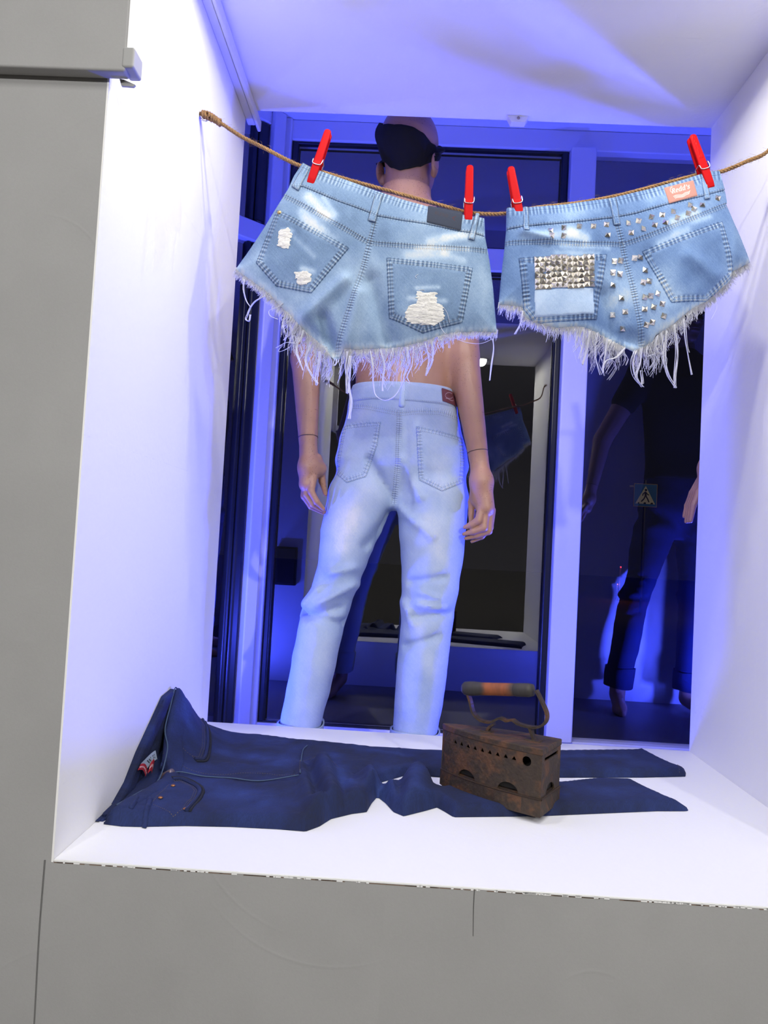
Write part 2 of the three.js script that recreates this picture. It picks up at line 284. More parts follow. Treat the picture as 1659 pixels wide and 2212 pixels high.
function flood(x, z, tx, ty, tz, power, label, angle = 75) {
  const t = thing('blue_floodlight', label, 'lamp', [x, FLOOR, z]);
  t.rotation.y = Math.atan2(tx - x, tz - z);
  const h = new RoundedBoxGeometry(0.13, 0.09, 0.035, 2, 0.006); h.rotateX(-0.6); h.translate(0, 0.075, 0);
  mesh('housing', h, std([0.03, 0.03, 0.03], 0.5), t);
  mesh('bracket', [box(-0.072, -0.067, 0, 0.08, -0.012, 0.012), box(0.067, 0.072, 0, 0.08, -0.012, 0.012), box(-0.072, 0.072, 0, 0.004, -0.02, 0.02)], std([0.05, 0.05, 0.05], 0.5), t);
  const f = new THREE.BoxGeometry(0.108, 0.07, 0.003); f.translate(0, 0, 0.0185); f.rotateX(-0.6); f.translate(0, 0.075, 0);
  mesh('lamp_face', f, glow([0.05, 0.09, 1], 4), t);
  const s = new THREE.SpotLight(BLUE, power, 0, angle * D2, 0.5, 2);
  const dir = new THREE.Vector3(tx - x, 0, tz - z).normalize();
  s.position.set(x + dir.x * 0.035, FLOOR + 0.1, z + dir.z * 0.035); s.target.position.set(tx, ty, tz); s.castShadow = true; s.shadow.radius = 1.5;
  scene.add(s, s.target);
}
flood(-1.0, -0.905, 0.2, 1.9, -0.9, 8, 'blue floodlight on the display floor behind the left jamb');
flood(1.32, -1.36, 0.3, 2.0, -0.7, 7.2, 'blue floodlight on the display floor beside the dark dressed mannequin');

flood(-0.80, -1.24, -0.62, 1.2, -0.83, 3, 'blue floodlight added on the display floor under the angled pane', 60);  // flood added to brighten the wall mirrored on the left
flood(1.48, -1.5, 1.15, 1.2, -0.83, 15, 'blue floodlight on the display floor in the right corner by the glass', 55);

/* ------------------------------------------------------------------ denim */
const RAMP = {
  blue: [[0, 64, 84, 112], [0.3, 102, 126, 156], [0.6, 146, 166, 188], [0.85, 174, 182, 188], [1.1, 190, 191, 190]],
  mid: [[0, 54, 76, 114], [0.3, 88, 115, 158], [0.6, 132, 157, 190], [0.85, 166, 178, 190], [1.1, 188, 190, 190]],
  pale: [[0, 122, 146, 184], [0.3, 158, 178, 206], [0.6, 186, 200, 217], [0.85, 210, 217, 222], [1.1, 226, 228, 228]],
  dark: [[0, 12, 17, 36], [0.3, 19, 33, 76], [0.6, 36, 56, 114], [0.85, 68, 90, 150], [1.1, 120, 135, 170]],
};
function ramp(t, s, o) { let i = 1; while (i < t.length - 1 && s > t[i][0]) i++; const a = t[i - 1], b = t[i], u = clamp((s - a[0]) / (b[0] - a[0]), 0, 1); for (let k = 0; k < 3; k++) o[k] = lerp(a[k + 1], b[k + 1], u); }
// colour and relief of a washed garment: fades [x0,y0,x1,y1,width,strength], puckered seams {line,w,amp}, patches {poly,add}, both with a painted shadow line
function denim(bb, ppm, { kind, level = 0.3, mottle = 0.25, fades = [], seams = [], polys = [], hem, grain = 0.1, s = 1 }) {
  const w = Math.round((bb[2] - bb[0]) * ppm), h = Math.round((bb[3] - bb[1]) * ppm), H = new Uint8Array(w * h * 4), R = RAMP[kind];
  for (const q of seams) { q.bb = bounds(q.line, q.w * 1.6); q.L = [0]; for (let i = 1; i < q.line.length; i++) q.L.push(q.L[i - 1] + Math.hypot(q.line[i][0] - q.line[i - 1][0], q.line[i][1] - q.line[i - 1][1])); }
  for (const q of polys) q.bb = bounds(q.poly, 0.004);
  let k = 0;
  const map = pixelTex(w, h, (u, v, o) => {
    const x = lerp(bb[0], bb[2], u), y = lerp(bb[1], bb[3], v); let t = level, z = 0.5;
    t += mottle * (fbm(x * 14, y * 11, s, 3) - 0.45) + 0.12 * (fbm(x * 70, y * 45, s + 9, 3) - 0.45);
    t += grain * (hash(Math.floor(x * 1400), Math.floor(y * 500), s + 3) - 0.5) + grain * 0.6 * (hash(Math.floor((x + y) * 1300), 1, s + 4) - 0.5);
    for (const f of fades) { const [d] = segD(x, y, f[0], f[1], f[2], f[3]), e = d / f[4]; if (e < 2.6) t += f[5] * Math.exp(-e * e) * (0.55 + 0.3 * vn(x * 60, y * 40, s + 5) + 0.3 * vn(x * 420, y * 260, s + 7)); }
    for (const q of polys) if (x > q.bb[0] && x < q.bb[2] && y > q.bb[1] && y < q.bb[3]) { const d = polyD(q.poly, x, y); t += q.add * sstep(-0.003, 0.003, d); if (Math.abs(d) < 0.0010) t -= 0.26; else if (d > 0 && d < 0.0026) t += 0.16; }  // edge shadow painted as a dark outline, with a paler line inside
    if (hem) { const d = lineD(hem, x, y); t += 0.42 * Math.exp(-((d / 0.011) ** 2)) * (0.5 + vn(x * 300, y * 80, s + 2)); }
    for (const q of seams) if (x > q.bb[0] && x < q.bb[2] && y > q.bb[1] && y < q.bb[3]) {
      let d = 1e9, a = 0; for (let i = 1; i < q.line.length; i++) { const [e, m] = segD(x, y, ...q.line[i - 1], ...q.line[i]); if (e < d) { d = e; a = q.L[i - 1] + m * (q.L[i] - q.L[i - 1]); } }
      if (d < q.w * 1.5) {
        const p = Math.sin(a / (q.per ?? 0.0055) * 6.283 + 7 * vn(a * 60, 0.5, s + 21)) * (0.25 + 1.1 * vn(a * 55, 3.5, s + 22)), fall = 1 - sstep(q.w * 0.75, q.w * 1.5, d);
        t += 0.72 * q.amp * p * fall; z += 0.3 * p * fall; if (d < 0.0008) t -= 0.22; else if (d < 0.0022) t += 0.08; if (q.edge && Math.abs(d - q.w) < 0.0009) t += 0.14;  // puckers are wear; the dark centre line is painted shade of the seam gap
      }
    }
    ramp(R, t, o); const b = clamp(255 * (z + 0.16 * (fbm(x * 160, y * 160, s + 6, 2) - 0.5)), 0, 255); H[k] = H[k + 1] = H[k + 2] = b; H[k + 3] = 255; k += 4;
  });
  const bump = new THREE.DataTexture(H, w, h); bump.magFilter = THREE.LinearFilter; bump.needsUpdate = true;
  return new THREE.MeshStandardMaterial({ map, bumpMap: bump, bumpScale: 0.0022, roughness: 0.92 });
}
const threadMat = { blue: std([0.22, 0.19, 0.14], 0.8), pale: std([0.17, 0.165, 0.17], 0.8), dark: std([0.11, 0.085, 0.055], 0.8) };
// a row of real stitches along a polyline; surf(x, y) gives the height, map as in sheet()
function stitchGeo(lines, surf, map = (x, y, z) => [x, y, z], dash = 0.0026, gap = 0.0012, hw = 0.00045, lift = 0.0005) {
  const pos = [], idx = [];
  for (const pl of lines) {
    let L = 0; const S = [0]; for (let i = 1; i < pl.length; i++) S.push(L += Math.hypot(pl[i][0] - pl[i - 1][0], pl[i][1] - pl[i - 1][1]));
    const at = (s) => { let i = 1; while (i < S.length - 1 && s > S[i]) i++; const t = (s - S[i - 1]) / (S[i] - S[i - 1] || 1); return [lerp(pl[i - 1][0], pl[i][0], t), lerp(pl[i - 1][1], pl[i][1], t)]; };
    for (let s = 0; s + dash < L; s += dash + gap) {
      const a = at(s), b = at(s + dash), dx = b[0] - a[0], dy = b[1] - a[1], l = Math.hypot(dx, dy) || 1, nx = -dy / l * hw, ny = dx / l * hw, m = [(a[0] + b[0]) / 2, (a[1] + b[1]) / 2], o = pos.length / 3;
      for (const [p, e] of [[a, 0.00005], [[m[0] + nx, m[1] + ny], 0.0001], [b, 0.00005], [[m[0] - nx, m[1] - ny], 0.0001], [m, lift]]) pos.push(...map(p[0], p[1], surf(p[0], p[1]) + e));
      idx.push(o, o + 4, o + 1, o + 1, o + 4, o + 2, o + 2, o + 4, o + 3, o + 3, o + 4, o);
    }
  }
  const g = new THREE.BufferGeometry(); g.setAttribute('position', new THREE.Float32BufferAttribute(pos, 3)); g.setIndex(idx); g.computeVertexNormals(); return g;
}
function offsetLine(pl, d) {                                          // parallel polyline, d to the left
  return pl.map((p, i) => { const a = pl[Math.max(0, i - 1)], b = pl[Math.min(pl.length - 1, i + 1)], dx = b[0] - a[0], dy = b[1] - a[1], l = Math.hypot(dx, dy) || 1; return [p[0] - dy / l * d, p[1] + dx / l * d]; });
}
function inset(poly, d) { const n = poly.length, area = poly.reduce((s, p, i) => s + p[0] * poly[(i + 1) % n][1] - poly[(i + 1) % n][0] * p[1], 0), k = area > 0 ? d : -d;
  return poly.map((p, i) => { const a = poly[(i + n - 1) % n], b = poly[(i + 1) % n]; let ux = p[0] - a[0], uy = p[1] - a[1], vx = b[0] - p[0], vy = b[1] - p[1]; const lu = Math.hypot(ux, uy), lv = Math.hypot(vx, vy); ux /= lu; uy /= lu; vx /= lv; vy /= lv;
    const mx = -uy - vy, my = ux + vx, c = 1 + ux * vx + uy * vy; return [p[0] + k * mx / c, p[1] + k * my / c]; }); }
const closed = (p) => [...p, p[0]];
function thread(pts, r = 0.0005, taper = 0.5, seg = 0) { return tube(pts, r, r * taper, 3, seg, false); }
// frayed edge: short fuzz everywhere and longer strands where len says so; hem points are [x, y, length]
function fringeGeo(hem, z0, step, dirBias, r = 0.00048) {
  const list = [];
  for (let i = 1; i < hem.length; i++) {
    const [ax, ay, al] = hem[i - 1], [bx, by, bl] = hem[i], L = Math.hypot(bx - ax, by - ay), ox = (by - ay) / L, oy = -(bx - ax) / L, sg = oy > 0 ? -1 : 1;
    const at = (t) => { const x = lerp(ax, bx, t), y = lerp(ay, by, t); return [x, y, z0(x, y)]; };
    for (let k = 0, n = Math.ceil(L / 0.00042); k < n; k++) { // dense short fluff of the cut edge
      const [x, y, z] = at((k + rnd()) / n), len = rr(0.004, 0.0095), dx = ox * sg + rr(-0.55, 0.55) + dirBias, dy = oy * sg - 0.25 + rr(-0.4, 0.4), up = rr(0.0, 0.006);
      list.push(thread([[x - dx * up, y - dy * up, z + rr(-0.003, 0.0012)], [x + dx * len * 0.5, y + dy * len * 0.5, z + rr(-0.003, 0.003)], [x + dx * len, y + (dy - 0.3) * len, z + rr(-0.005, 0.005)]], 0.0004, 0.6, 2));
    }
    for (let k = 0, n = Math.ceil(L / step); k < n; k++) { // locks of longer threads that hang together
      const t0 = (k + rnd()) / n, len0 = lerp(al, bl, t0) * rr(0.45, 1.25); if (len0 < 0.008) continue;
      const out = clamp(1.0 - len0 / 0.035, 0.06, 1), dx0 = ox * sg * out + rr(-0.22, 0.22) + dirBias, dy0 = Math.min(oy * sg * out - (1 - out), -0.15), w1 = rr(-0.16, 0.16), w2 = rr(-0.2, 0.2), m = 4 + Math.floor(rr(0, 6));
      for (let q = 0; q < m; q++) {
        const [x, y, z] = at(clamp(t0 + rr(-0.0032, 0.0032) / L, 0, 1)), len = len0 * rr(0.6, 1.1), l = Math.hypot(dx0, dy0), dx = dx0 / l + rr(-0.07, 0.07), dy = dy0 / l, a = w1 * len + rr(-0.0012, 0.0012), b = w2 * len + rr(-0.0016, 0.0016), zz = rr(-0.004, 0.005);
        list.push(thread([[x - dx * 0.005, y - dy * 0.005, z + 0.0006], [x + dx * len * 0.3 + a, y + dy * len * 0.32, z + zz * 0.4], [x + dx * len * 0.62 - a * 0.6 + b, y + dy * len * 0.66, z + zz * 0.8], [x + dx * len * 0.85 + b * 0.3, y + (dy - 0.1) * len * 0.95, z + zz]], r * rr(0.8, 1.35), 0.6, 7));
      }
    }
  }
  return list;
}
function strand(pts, z, n = 3, r = 0.0007, spread = 0.0014) {          // a long loose strand of a few threads
  const out = []; for (let k = 0; k < n; k++) { const ph = rr(0, 6.3); out.push(thread(pts.map((p, i) => [p[0] + Math.cos(ph + i) * spread * rr(0.3, 1), p[1], z + Math.sin(ph + i) * spread + rr(-0.001, 0.001)]), r * rr(0.8, 1.2), 0.8)); } return out;
}
const fringeMat = new THREE.MeshPhysicalMaterial({ color: new THREE.Color().setRGB(0.9, 0.9, 0.92), roughness: 1, transmission: 0.35, thickness: 0 }), creamTex = pixelTex(256, 256, (u, v, o) => { const n = vn(u * 14, v * 90, 3), m = vn(u * 40, v * 26, 5), g = 190 + 26 * n - 22 * m * (n < 0.4 ? 1 : 0.2); o[0] = g; o[1] = g - 2; o[2] = g - 7; }, true, true);
const creamMat = std(0xffffff, 0.95, { map: creamTex, bumpMap: creamTex, bumpScale: 0.0015 });
const studMat = std([0.66, 0.63, 0.58], 0.22, { metalness: 1 }), brass = std([0.42, 0.30, 0.14], 0.4, { metalness: 0.9 }), steel = std([0.75, 0.75, 0.76], 0.25, { metalness: 1 });

function makeShorts(c) {
  const bb = bounds(c.outline, 0.01), cx = (bb[0] + bb[2]) / 2, cy = bb[3], ZS = c.z;
  const t = thing('denim_shorts', c.label, 'shorts', [cx, cy, ZS]);
  const loc = (x, y, z) => [x - cx, y - cy, z - ZS];
  const edge = (d, w) => { const u = clamp(d / w, 0, 1); return Math.sqrt(u * (2 - u)); };
  const cache = new Map(), outD = (x, y) => polyD(c.outline, x, y);
  const base = (x, y, d = outD(x, y)) => { let z = ZS + c.bulge * edge(Math.max(d, 0), 0.09) * sstep(bb[3] + 0.02, bb[3] - 0.16, y);
    for (const f of c.folds) { const [e] = segD(x, y, f[0], f[1], f[2], f[3]); z += 2.1 * f[5] * Math.exp(-((e / f[4]) ** 2)); }
    return z + 0.010 * (fbm(x * 12, y * 8, c.seed, 3) - 0.45) * sstep(bb[3] - 0.06, bb[3] - 0.14, y); };
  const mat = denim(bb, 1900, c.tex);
  const geo = (o) => sheet({ cell: 0.0035, map: loc, tb: bb, ...o });
  mesh('denim_body', geo({ poly: c.outline, zf: (x, y, d) => base(x, y, d), zb: (x, y, d) => Math.min(base(x, y, d) - 0.001, ZS - 0.002 - 0.03 * edge(d, 0.1) * sstep(bb[3] + 0.01, bb[3] - 0.14, y) + 0.004 * (fbm(x * 11, y * 8, c.seed + 4, 2) - 0.5)) }), mat, t);
  const slab = (poly, th, r = 0.003, extra) => geo({ poly, cell: 0.003, zf: (x, y, d) => base(x, y) + th * (0.35 + 0.65 * edge(d, r)) + (extra ? extra(x, y, d) : 0), zb: (x, y) => base(x, y) - 0.0004 });
  for (const y of c.yokes) mesh('yoke', slab(y, 0.0011), mat, t);
  const wb = mesh('waistband', slab(c.waistband, 0.0028, 0.004), mat, t);
  const pockets = c.pockets.map((p) => mesh('pocket', slab(p, 0.0018, 0.0035, (x, y, d) => 0.0016 * sstep(0.008, 0.014, d) * vn(x * 40, y * 40, 8)), mat, t));
  for (const l of c.loops) mesh('belt_loop', slab(l, 0.0048, 0.0016), mat, t);
  const st = []; const sf = (lift) => (x, y) => base(x, y) + lift;
  for (const [ln, lift] of c.stitches) st.push(stitchGeo([ln], sf(lift), loc));
  c.pockets.forEach((p) => { st.push(stitchGeo([closed(inset(p, 0.0022)), closed(inset(p, 0.0085))], sf(0.0022), loc)); });
  for (const l of c.loops) st.push(stitchGeo([closed(inset(l, 0.0016))], sf(0.0050), loc));
  mesh('stitching', st, threadMat.blue, t).userData.kind = 'stuff';
  for (const p of c.worn ?? []) mesh('worn_patch', geo({ poly: p, cell: 0.002, dist: (x, y) => polyD(p, x, y) + 0.008 * (vn(x * 160, y * 420, 5) - 0.5), tb: [bb[0], bb[1], bb[0] + 0.05, bb[1] + 0.05], zf: (x, y, d) => base(x, y) + 0.0024 + 0.0016 * vn(x * 60, y * 420, 6) + 0.0005 * edge(d, 0.006), zb: (x, y) => base(x, y) + 0.001 }), creamMat, t, 'cream threads showing through a worn hole');
  for (const w of c.wornThreads ?? []) for (const pl of w) mesh('loose_thread', thread(pl.map(([x, y]) => loc(x, y, base(x, y) + 0.004)), 0.0006, 0.7), fringeMat, t);
  if (c.plainPatch) mesh('plain_patch', slab(c.plainPatch, 0.0034, 0.002), c.plainMat, t, 'pale plain denim patch under the studs');
  const label = mesh('brand_patch', geo({ poly: c.patch, cell: 0.002, tb: c.patchBox, map: (x, y, z) => loc(x, y, z), zf: (x, y, d) => base(x, y) + 0.0032 + 0.0012 * edge(d, 0.003), zb: (x, y) => base(x, y) + 0.0024 }), c.patchMat, t, c.patchLabel);
  for (const [x, y] of c.rivets ?? []) { const g = new THREE.LatheGeometry([[0, 0.0022], [0.0015, 0.0022], [0.002, 0.0014], [0.0035, 0.0012], [0.0042, 0]].map(([a, b]) => new THREE.Vector2(a, b)), 16); g.rotateX(Math.PI / 2); g.translate(...loc(x, y, base(x, y) + 0.0022)); mesh('rivet', g, brass, t); }
  if (c.studs) {
    const sg = new THREE.BufferGeometry(), a = 0.5, h = 0.42, q = [[-a, -a], [a, -a], [a, a], [-a, a]], pos = [];
    for (let k = 0; k < 4; k++) { const p = q[k], n = q[(k + 1) % 4]; pos.push(p[0], p[1], 0.1, n[0], n[1], 0.1, 0, 0, h + 0.1, p[0], p[1], -0.02, n[0], n[1], -0.02, n[0], n[1], 0.1, p[0], p[1], -0.02, n[0], n[1], 0.1, p[0], p[1], 0.1); }
    sg.setAttribute('position', new THREE.Float32BufferAttribute(pos, 3)); sg.computeVertexNormals();
    for (const [x, y, sz, rot, lift, tx, ty] of c.studs) { const m = mesh('stud', sg, studMat, t); m.position.set(...loc(x, y, base(x, y) + lift)); m.scale.setScalar(sz); m.rotation.set(tx, ty, rot); }
  }
  const fr = []; for (const hm of c.hems) fr.push(...fringeGeo(hm, base, c.fringeStep ?? 0.0034, c.bias ?? 0));
  const fg = join(fr); fg.translate(-cx, -cy, -ZS); const fm = mesh('frayed_hem', fg, fringeMat, t, 'frayed white cut edge'); fm.userData.kind = 'stuff';
  if (c.strands) { const sgm = join(c.strands.flatMap(([pl, n, r, sp]) => strand(pl, ZS + 0.006, n, r, sp))); sgm.translate(-cx, -cy, -ZS); mesh('loose_strands', sgm, fringeMat, t, 'long loose white threads hanging from the hem').userData.kind = 'stuff'; }
  return t;
}
/* ------------------------------------------------------------------ wash, folds and frayed edges of the shorts */
function brandPatch(text, ground, ink, mark, slope) {
  const w = 512, h = 320;
  const t = canvasTex(w, h, (g) => {
    g.fillStyle = ground; g.fillRect(0, 0, w, h); g.save(); g.translate(w / 2, h / 2); g.rotate(slope);
    for (let i = 0; i < 900; i++) { g.fillStyle = `rgba(${rnd() < 0.5 ? '0,0,0' : '255,255,255'},0.035)`; g.fillRect(rr(-w, w), rr(-h, h), rr(4, 30), 2); }
    g.fillStyle = ink; g.textAlign = 'center'; g.textBaseline = 'middle';
    if (text === 'BLEND') { g.font = 'bold 62px sans-serif'; g.fillText(text, -55, -28); g.strokeStyle = mark; g.lineWidth = 9; g.beginPath(); g.moveTo(150, -52); g.lineTo(108, -22); g.lineTo(150, 8); g.stroke(); }
    else {
      g.font = 'italic bold 88px serif'; g.fillText(text, 0, -38); g.strokeStyle = mark; g.lineWidth = 7; g.lineCap = 'round';
      for (let k = 0; k < 3; k++) { g.beginPath(); g.moveTo(-130 + k * 10, 34 + k * 15); g.bezierCurveTo(-60, 12 + k * 18, -20, 62 + k * 12, 40, 34 + k * 16); g.bezierCurveTo(80, 18 + k * 16, 110, 44 + k * 10, 138 - k * 12, 20 + k * 16); g.stroke(); }
      g.beginPath(); g.ellipse(-130, -60, 22, 34, 0.4, 0, 5); g.stroke();
    }
    g.restore();
  });
  return std(0xffffff, 0.85, { map: t });
}
// folds: x0,y0,x1,y1,width,height
const FOLDS_L = [[[-.2363,1.7914],[-.1442,1.8847]], [[-.0933,1.887],[-.0501,1.7721]], [[-.1816,1.808],[-.1575,1.7437]], [[-.1149,1.8579],[-.1309,1.7636]], [[-.2366,1.7961],[-.1791,1.766]]].map(([a, b], i) => [...a, ...b, [0.014, 0.018, 0.012, 0.014, 0.014][i], [0.006, -0.006, -0.008, 0.005, -0.004][i]]);
const FOLDS_R = [[[.3664,1.8798],[.3876,1.8065]], [[.4543,1.9583],[.4934,1.8856]], [[.4242,1.799],[.4563,1.7894]], [[.2057,1.9989],[.2567,1.987]], [[.5269,1.9615],[.5825,1.9267]]].map(([a, b], i) => [...a, ...b, [0.018, 0.02, 0.014, 0.008, 0.016][i], [-0.006, -0.003, -0.006, 0.004, 0.004][i]]);
const fade = (l) => { const o = []; for (let i = 0; i < l.length; i += 2) o.push([l[i][0], l[i][1], l[i + 1][0], l[i + 1][1], l[i][2], l[i][3]]); return o; };
const FADES_L = fade([[-.2256,2.0533,0.011,0.62],[-.1888,2.015],[-.2032,2.0219,0.009,0.4],[-.1744,2.008],[-.1957,2.0526,0.006,0.3],[-.1694,2.0177],[-.2359,2.0205,0.012,0.4],[-.2012,1.986],[-.2302,2.0037,0.012,0.34],[-.1722,1.9683],[.0227,1.9693,0.011,0.5],[.0865,1.9871],[.0498,1.9818,0.008,0.34],[.1231,1.9925],[-.0044,1.9559,0.006,0.42],[.097,1.9603],[-.0221,1.941,0.01,0.4],[.0515,1.948],[.0515,1.948,0.008,0.3],[.0889,1.9374],[-.1984,2.1001,0.02,0.12],[-.1414,2.0834],[-.2533,2.0788,0.02,0.1],[-.2324,2.0416],[-.2306,1.8526,0.03,0.14],[-.1538,1.8093],[-.1308,1.8947,0.03,0.1],[-.1071,1.8021],[-.0753,1.8972,0.03,0.12],[-.06,1.7856],[.0538,1.903,0.03,0.06],[.0933,1.8487],[-.3189,1.9241,0.02,0.14],[-.3364,1.9044],[.1273,1.9063,0.02,0.12],[.1409,1.8136],[-.2737,1.98,0.006,0.4],[-.2548,1.978],[-.229,1.9045,0.006,0.4],[-.2074,1.9007],[-.0001,1.8744,0.005,0.4],[.0412,1.8781],[-.0129,1.8532,0.006,0.42],[.0563,1.8517],[-.2466,1.9651,0.006,0.22],[-.2072,1.929],[-.0272,1.8619,0.02,0.2],[-.0155,1.8157]]);
const FADES_R = fade([[.2973,2.0029,0.011,0.6],[.3253,1.99],[.2701,1.9951,0.009,0.34],[.3067,1.9967],[.2802,1.9749,0.006,0.34],[.3717,1.9733],[.2717,1.9596,0.006,0.3],[.3539,1.9613],[.2061,1.9895,0.01,0.3],[.2518,1.9943],[.4971,2.0302,0.01,0.42],[.5418,2.0537],[.4714,1.987,0.008,0.36],[.5249,2.0174],[.5335,2.0318,0.007,0.3],[.5693,2.0455],[.4788,1.9128,0.022,0.34],[.5024,1.886],[.477,1.8385,0.03,0.26],[.439,1.8831],[.3922,1.9182,0.03,0.2],[.3997,1.8441],[.2957,2.0404,0.014,0.18],[.3502,2.0521],[.4497,2.0798,0.014,0.2],[.4858,2.0888],[.4334,1.7948,0.02,0.2],[.4602,1.8053],[.3851,1.8667,0.014,0.24],[.4073,1.8816],[.2596,1.8191,0.02,0.1],[.2956,1.8301]]);
const LEN_L1 = [[-.3681,1.903,0.012],[-.3349,1.8809,0.014],[-.296,1.8553,0.018],[-.2722,1.8319,0.022],[-.2546,1.8177,0.04],[-.222,1.7846,0.06],[-.1881,1.7609,0.065],[-.1664,1.7377,0.05]], LEN_L2 = [[-.1394,1.7501,0.06],[-.1135,1.7504,0.05],[-.0676,1.7554,0.06],[-.0219,1.7613,0.065],[.0235,1.7746,0.05],[.0613,1.7894,0.028],[.0822,1.7941,0.014],[.1233,1.7979,0.012],[.1645,1.7998,0.014]];
const LEN_R1 = [[.1646,1.8557,0.018],[.1894,1.8549,0.026],[.2115,1.8513,0.03],[.2207,1.8303,0.022],[.2458,1.8212,0.016],[.2826,1.8137,0.022],[.3144,1.817,0.024],[.3344,1.817,0.06],[.3694,1.8057,0.066],[.3973,1.7903,0.05],[.4176,1.7811,0.04]], LEN_R2 = [[.436,1.7746,0.03],[.452,1.7836,0.045],[.4733,1.7948,0.06],[.4967,1.8209,0.04],[.5108,1.8317,0.03],[.537,1.857,0.026],[.5591,1.8719,0.02],[.5751,1.88,0.016],[.6013,1.9053,0.012],[.6188,1.9219,0.01],[.6218,1.9396,0.012],[.6555,1.9597,0.012]];
const STRANDS_L = [[[[-.3462,1.8823],[-.347,1.8643],[-.3397,1.8383],[-.3316,1.8273]], 3, .0007, .0016], [[[-.3049,1.8493],[-.3229,1.8371],[-.3305,1.8246],[-.3352,1.8103],[-.3383,1.8007],[-.3316,1.7973],[-.3296,1.8105]], 5, .0008, .002], [[[-.2651,1.837],[-.2757,1.828],[-.2929,1.8197],[-.2905,1.8104],[-.2742,1.8037]], 2, .0006, .001],
  [[[-.2366,1.7961],[-.2466,1.7769],[-.2606,1.7622]], 3, .0006, .002], [[[-.2219,1.7836],[-.2315,1.757],[-.2529,1.7578],[-.2735,1.7456]], 3, .0006, .002], [[[-.2346,1.7634],[-.2504,1.7467],[-.2703,1.7383],[-.2619,1.7527]], 2, .0005, .002],
  [[[-.2303,1.7683],[-.2333,1.7401],[-.2248,1.7218],[-.2172,1.7035]], 5, .0008, .003], [[[-.2063,1.7554],[-.2137,1.7223],[-.2011,1.6969],[-.1871,1.6789]], 6, .0007, .003], [[[-.187,1.7423],[-.1854,1.7144],[-.1896,1.6909],[-.1887,1.6751]], 6, .0007, .004],
  [[[-.1298,1.745],[-.1314,1.7077],[-.1241,1.6755],[-.1186,1.6433],[-.1205,1.6108]], 9, .0010, .003], [[[-.1247,1.7359],[-.1272,1.6986],[-.1251,1.6615]], 8, .0012, .005], [[[-.0857,1.7489],[-.0795,1.7194],[-.0766,1.6824],[-.0698,1.6596],[-.0509,1.6512],[-.0348,1.6585],[-.0213,1.6805],[-.0136,1.7087]], 3, .0008, .0014], [[[-.0656,1.7518],[-.0565,1.7205],[-.0587,1.6926],[-.0574,1.6695]], 6, .0008, .002],
  [[[-.04,1.7567],[-.0435,1.7351],[-.0487,1.7116]], 4, .0006, .003], [[[-.0126,1.7598],[-.0106,1.7227],[-.0169,1.702]], 5, .0007, .003], [[[-.0007,1.7623],[-.0015,1.7232],[-.0094,1.6996],[-.0013,1.6861],[-.0127,1.6929]], 3, .0007, .002], [[[.0101,1.7656],[.0182,1.7334],[.015,1.724]], 3, .0006, .002],
  [[[.0219,1.7689],[.0308,1.7387],[.0271,1.7041]], 3, .0007, .002], [[[.0364,1.7733],[.0391,1.7391],[.0287,1.7079]], 4, .0008, .002], [[[.1551,1.7845],[.1578,1.766],[.1549,1.7307],[.1536,1.701]], 4, .0009, .0012], [[[.0782,1.7827],[.1061,1.7747],[.1336,1.7742],[.1533,1.7835]], 1, .0005, .0004],
  [[[-.1539,1.7299],[-.1559,1.7158],[-.1473,1.7274]], 4, .0009, .004]];
const STRANDS_R = [[[[.2128,1.843],[.2085,1.8167],[.1985,1.7958]], 4, .0006, .002], [[[.2505,1.8187],[.2623,1.7988],[.2594,1.782]], 2, .0006, .002], [[[.3346,1.8114],[.3325,1.7761],[.3262,1.7527]], 3, .0007, .002], [[[.3466,1.8092],[.3418,1.772],[.3322,1.7392],[.3336,1.7503]], 4, .0007, .002], [[[.3603,1.8071],[.3574,1.7681],[.365,1.7361],[.371,1.7226]], 4, .0007, .002],
  [[[.3807,1.7969],[.3768,1.7598],[.3725,1.7319]], 3, .0007, .002], [[[.4159,1.7782],[.3986,1.7589],[.3772,1.7487],[.3745,1.7264]], 6, .0010, .003], [[[.436,1.7746],[.4305,1.7531],[.4362,1.7239],[.4522,1.7063],[.4502,1.7356]], 6, .0007, .004], [[[.4476,1.7797],[.4444,1.7445],[.4399,1.7213],[.4533,1.7026]], 5, .0007, .003], [[[.4592,1.784],[.4582,1.7636],[.4725,1.768],[.48,1.7591]], 3, .0006, .001],
  [[[.4783,1.8061],[.4757,1.7783],[.4905,1.7689],[.4853,1.8111]], 3, .0007, .002], [[[.496,1.8162],[.4943,1.7653],[.501,1.7288],[.5182,1.7039]], 6, .0009, .003], [[[.5091,1.8288],[.5174,1.7757],[.5158,1.7204],[.5164,1.7039]], 6, .0008, .003], [[[.4873,1.8066],[.4912,1.7514],[.4989,1.7379]], 4, .0006, .003],
  [[[.5276,1.8408],[.5308,1.804],[.5393,1.7675],[.5478,1.7311]], 5, .0010, .0016], [[[.5316,1.8317],[.5369,1.7858],[.5409,1.7749]], 3, .0006, .002], [[[.5883,1.8899],[.5918,1.8669],[.5818,1.8433]], 1, .0004, .0004], [[[.6365,1.9329],[.6415,1.8923]], 1, .0004, .0004]];
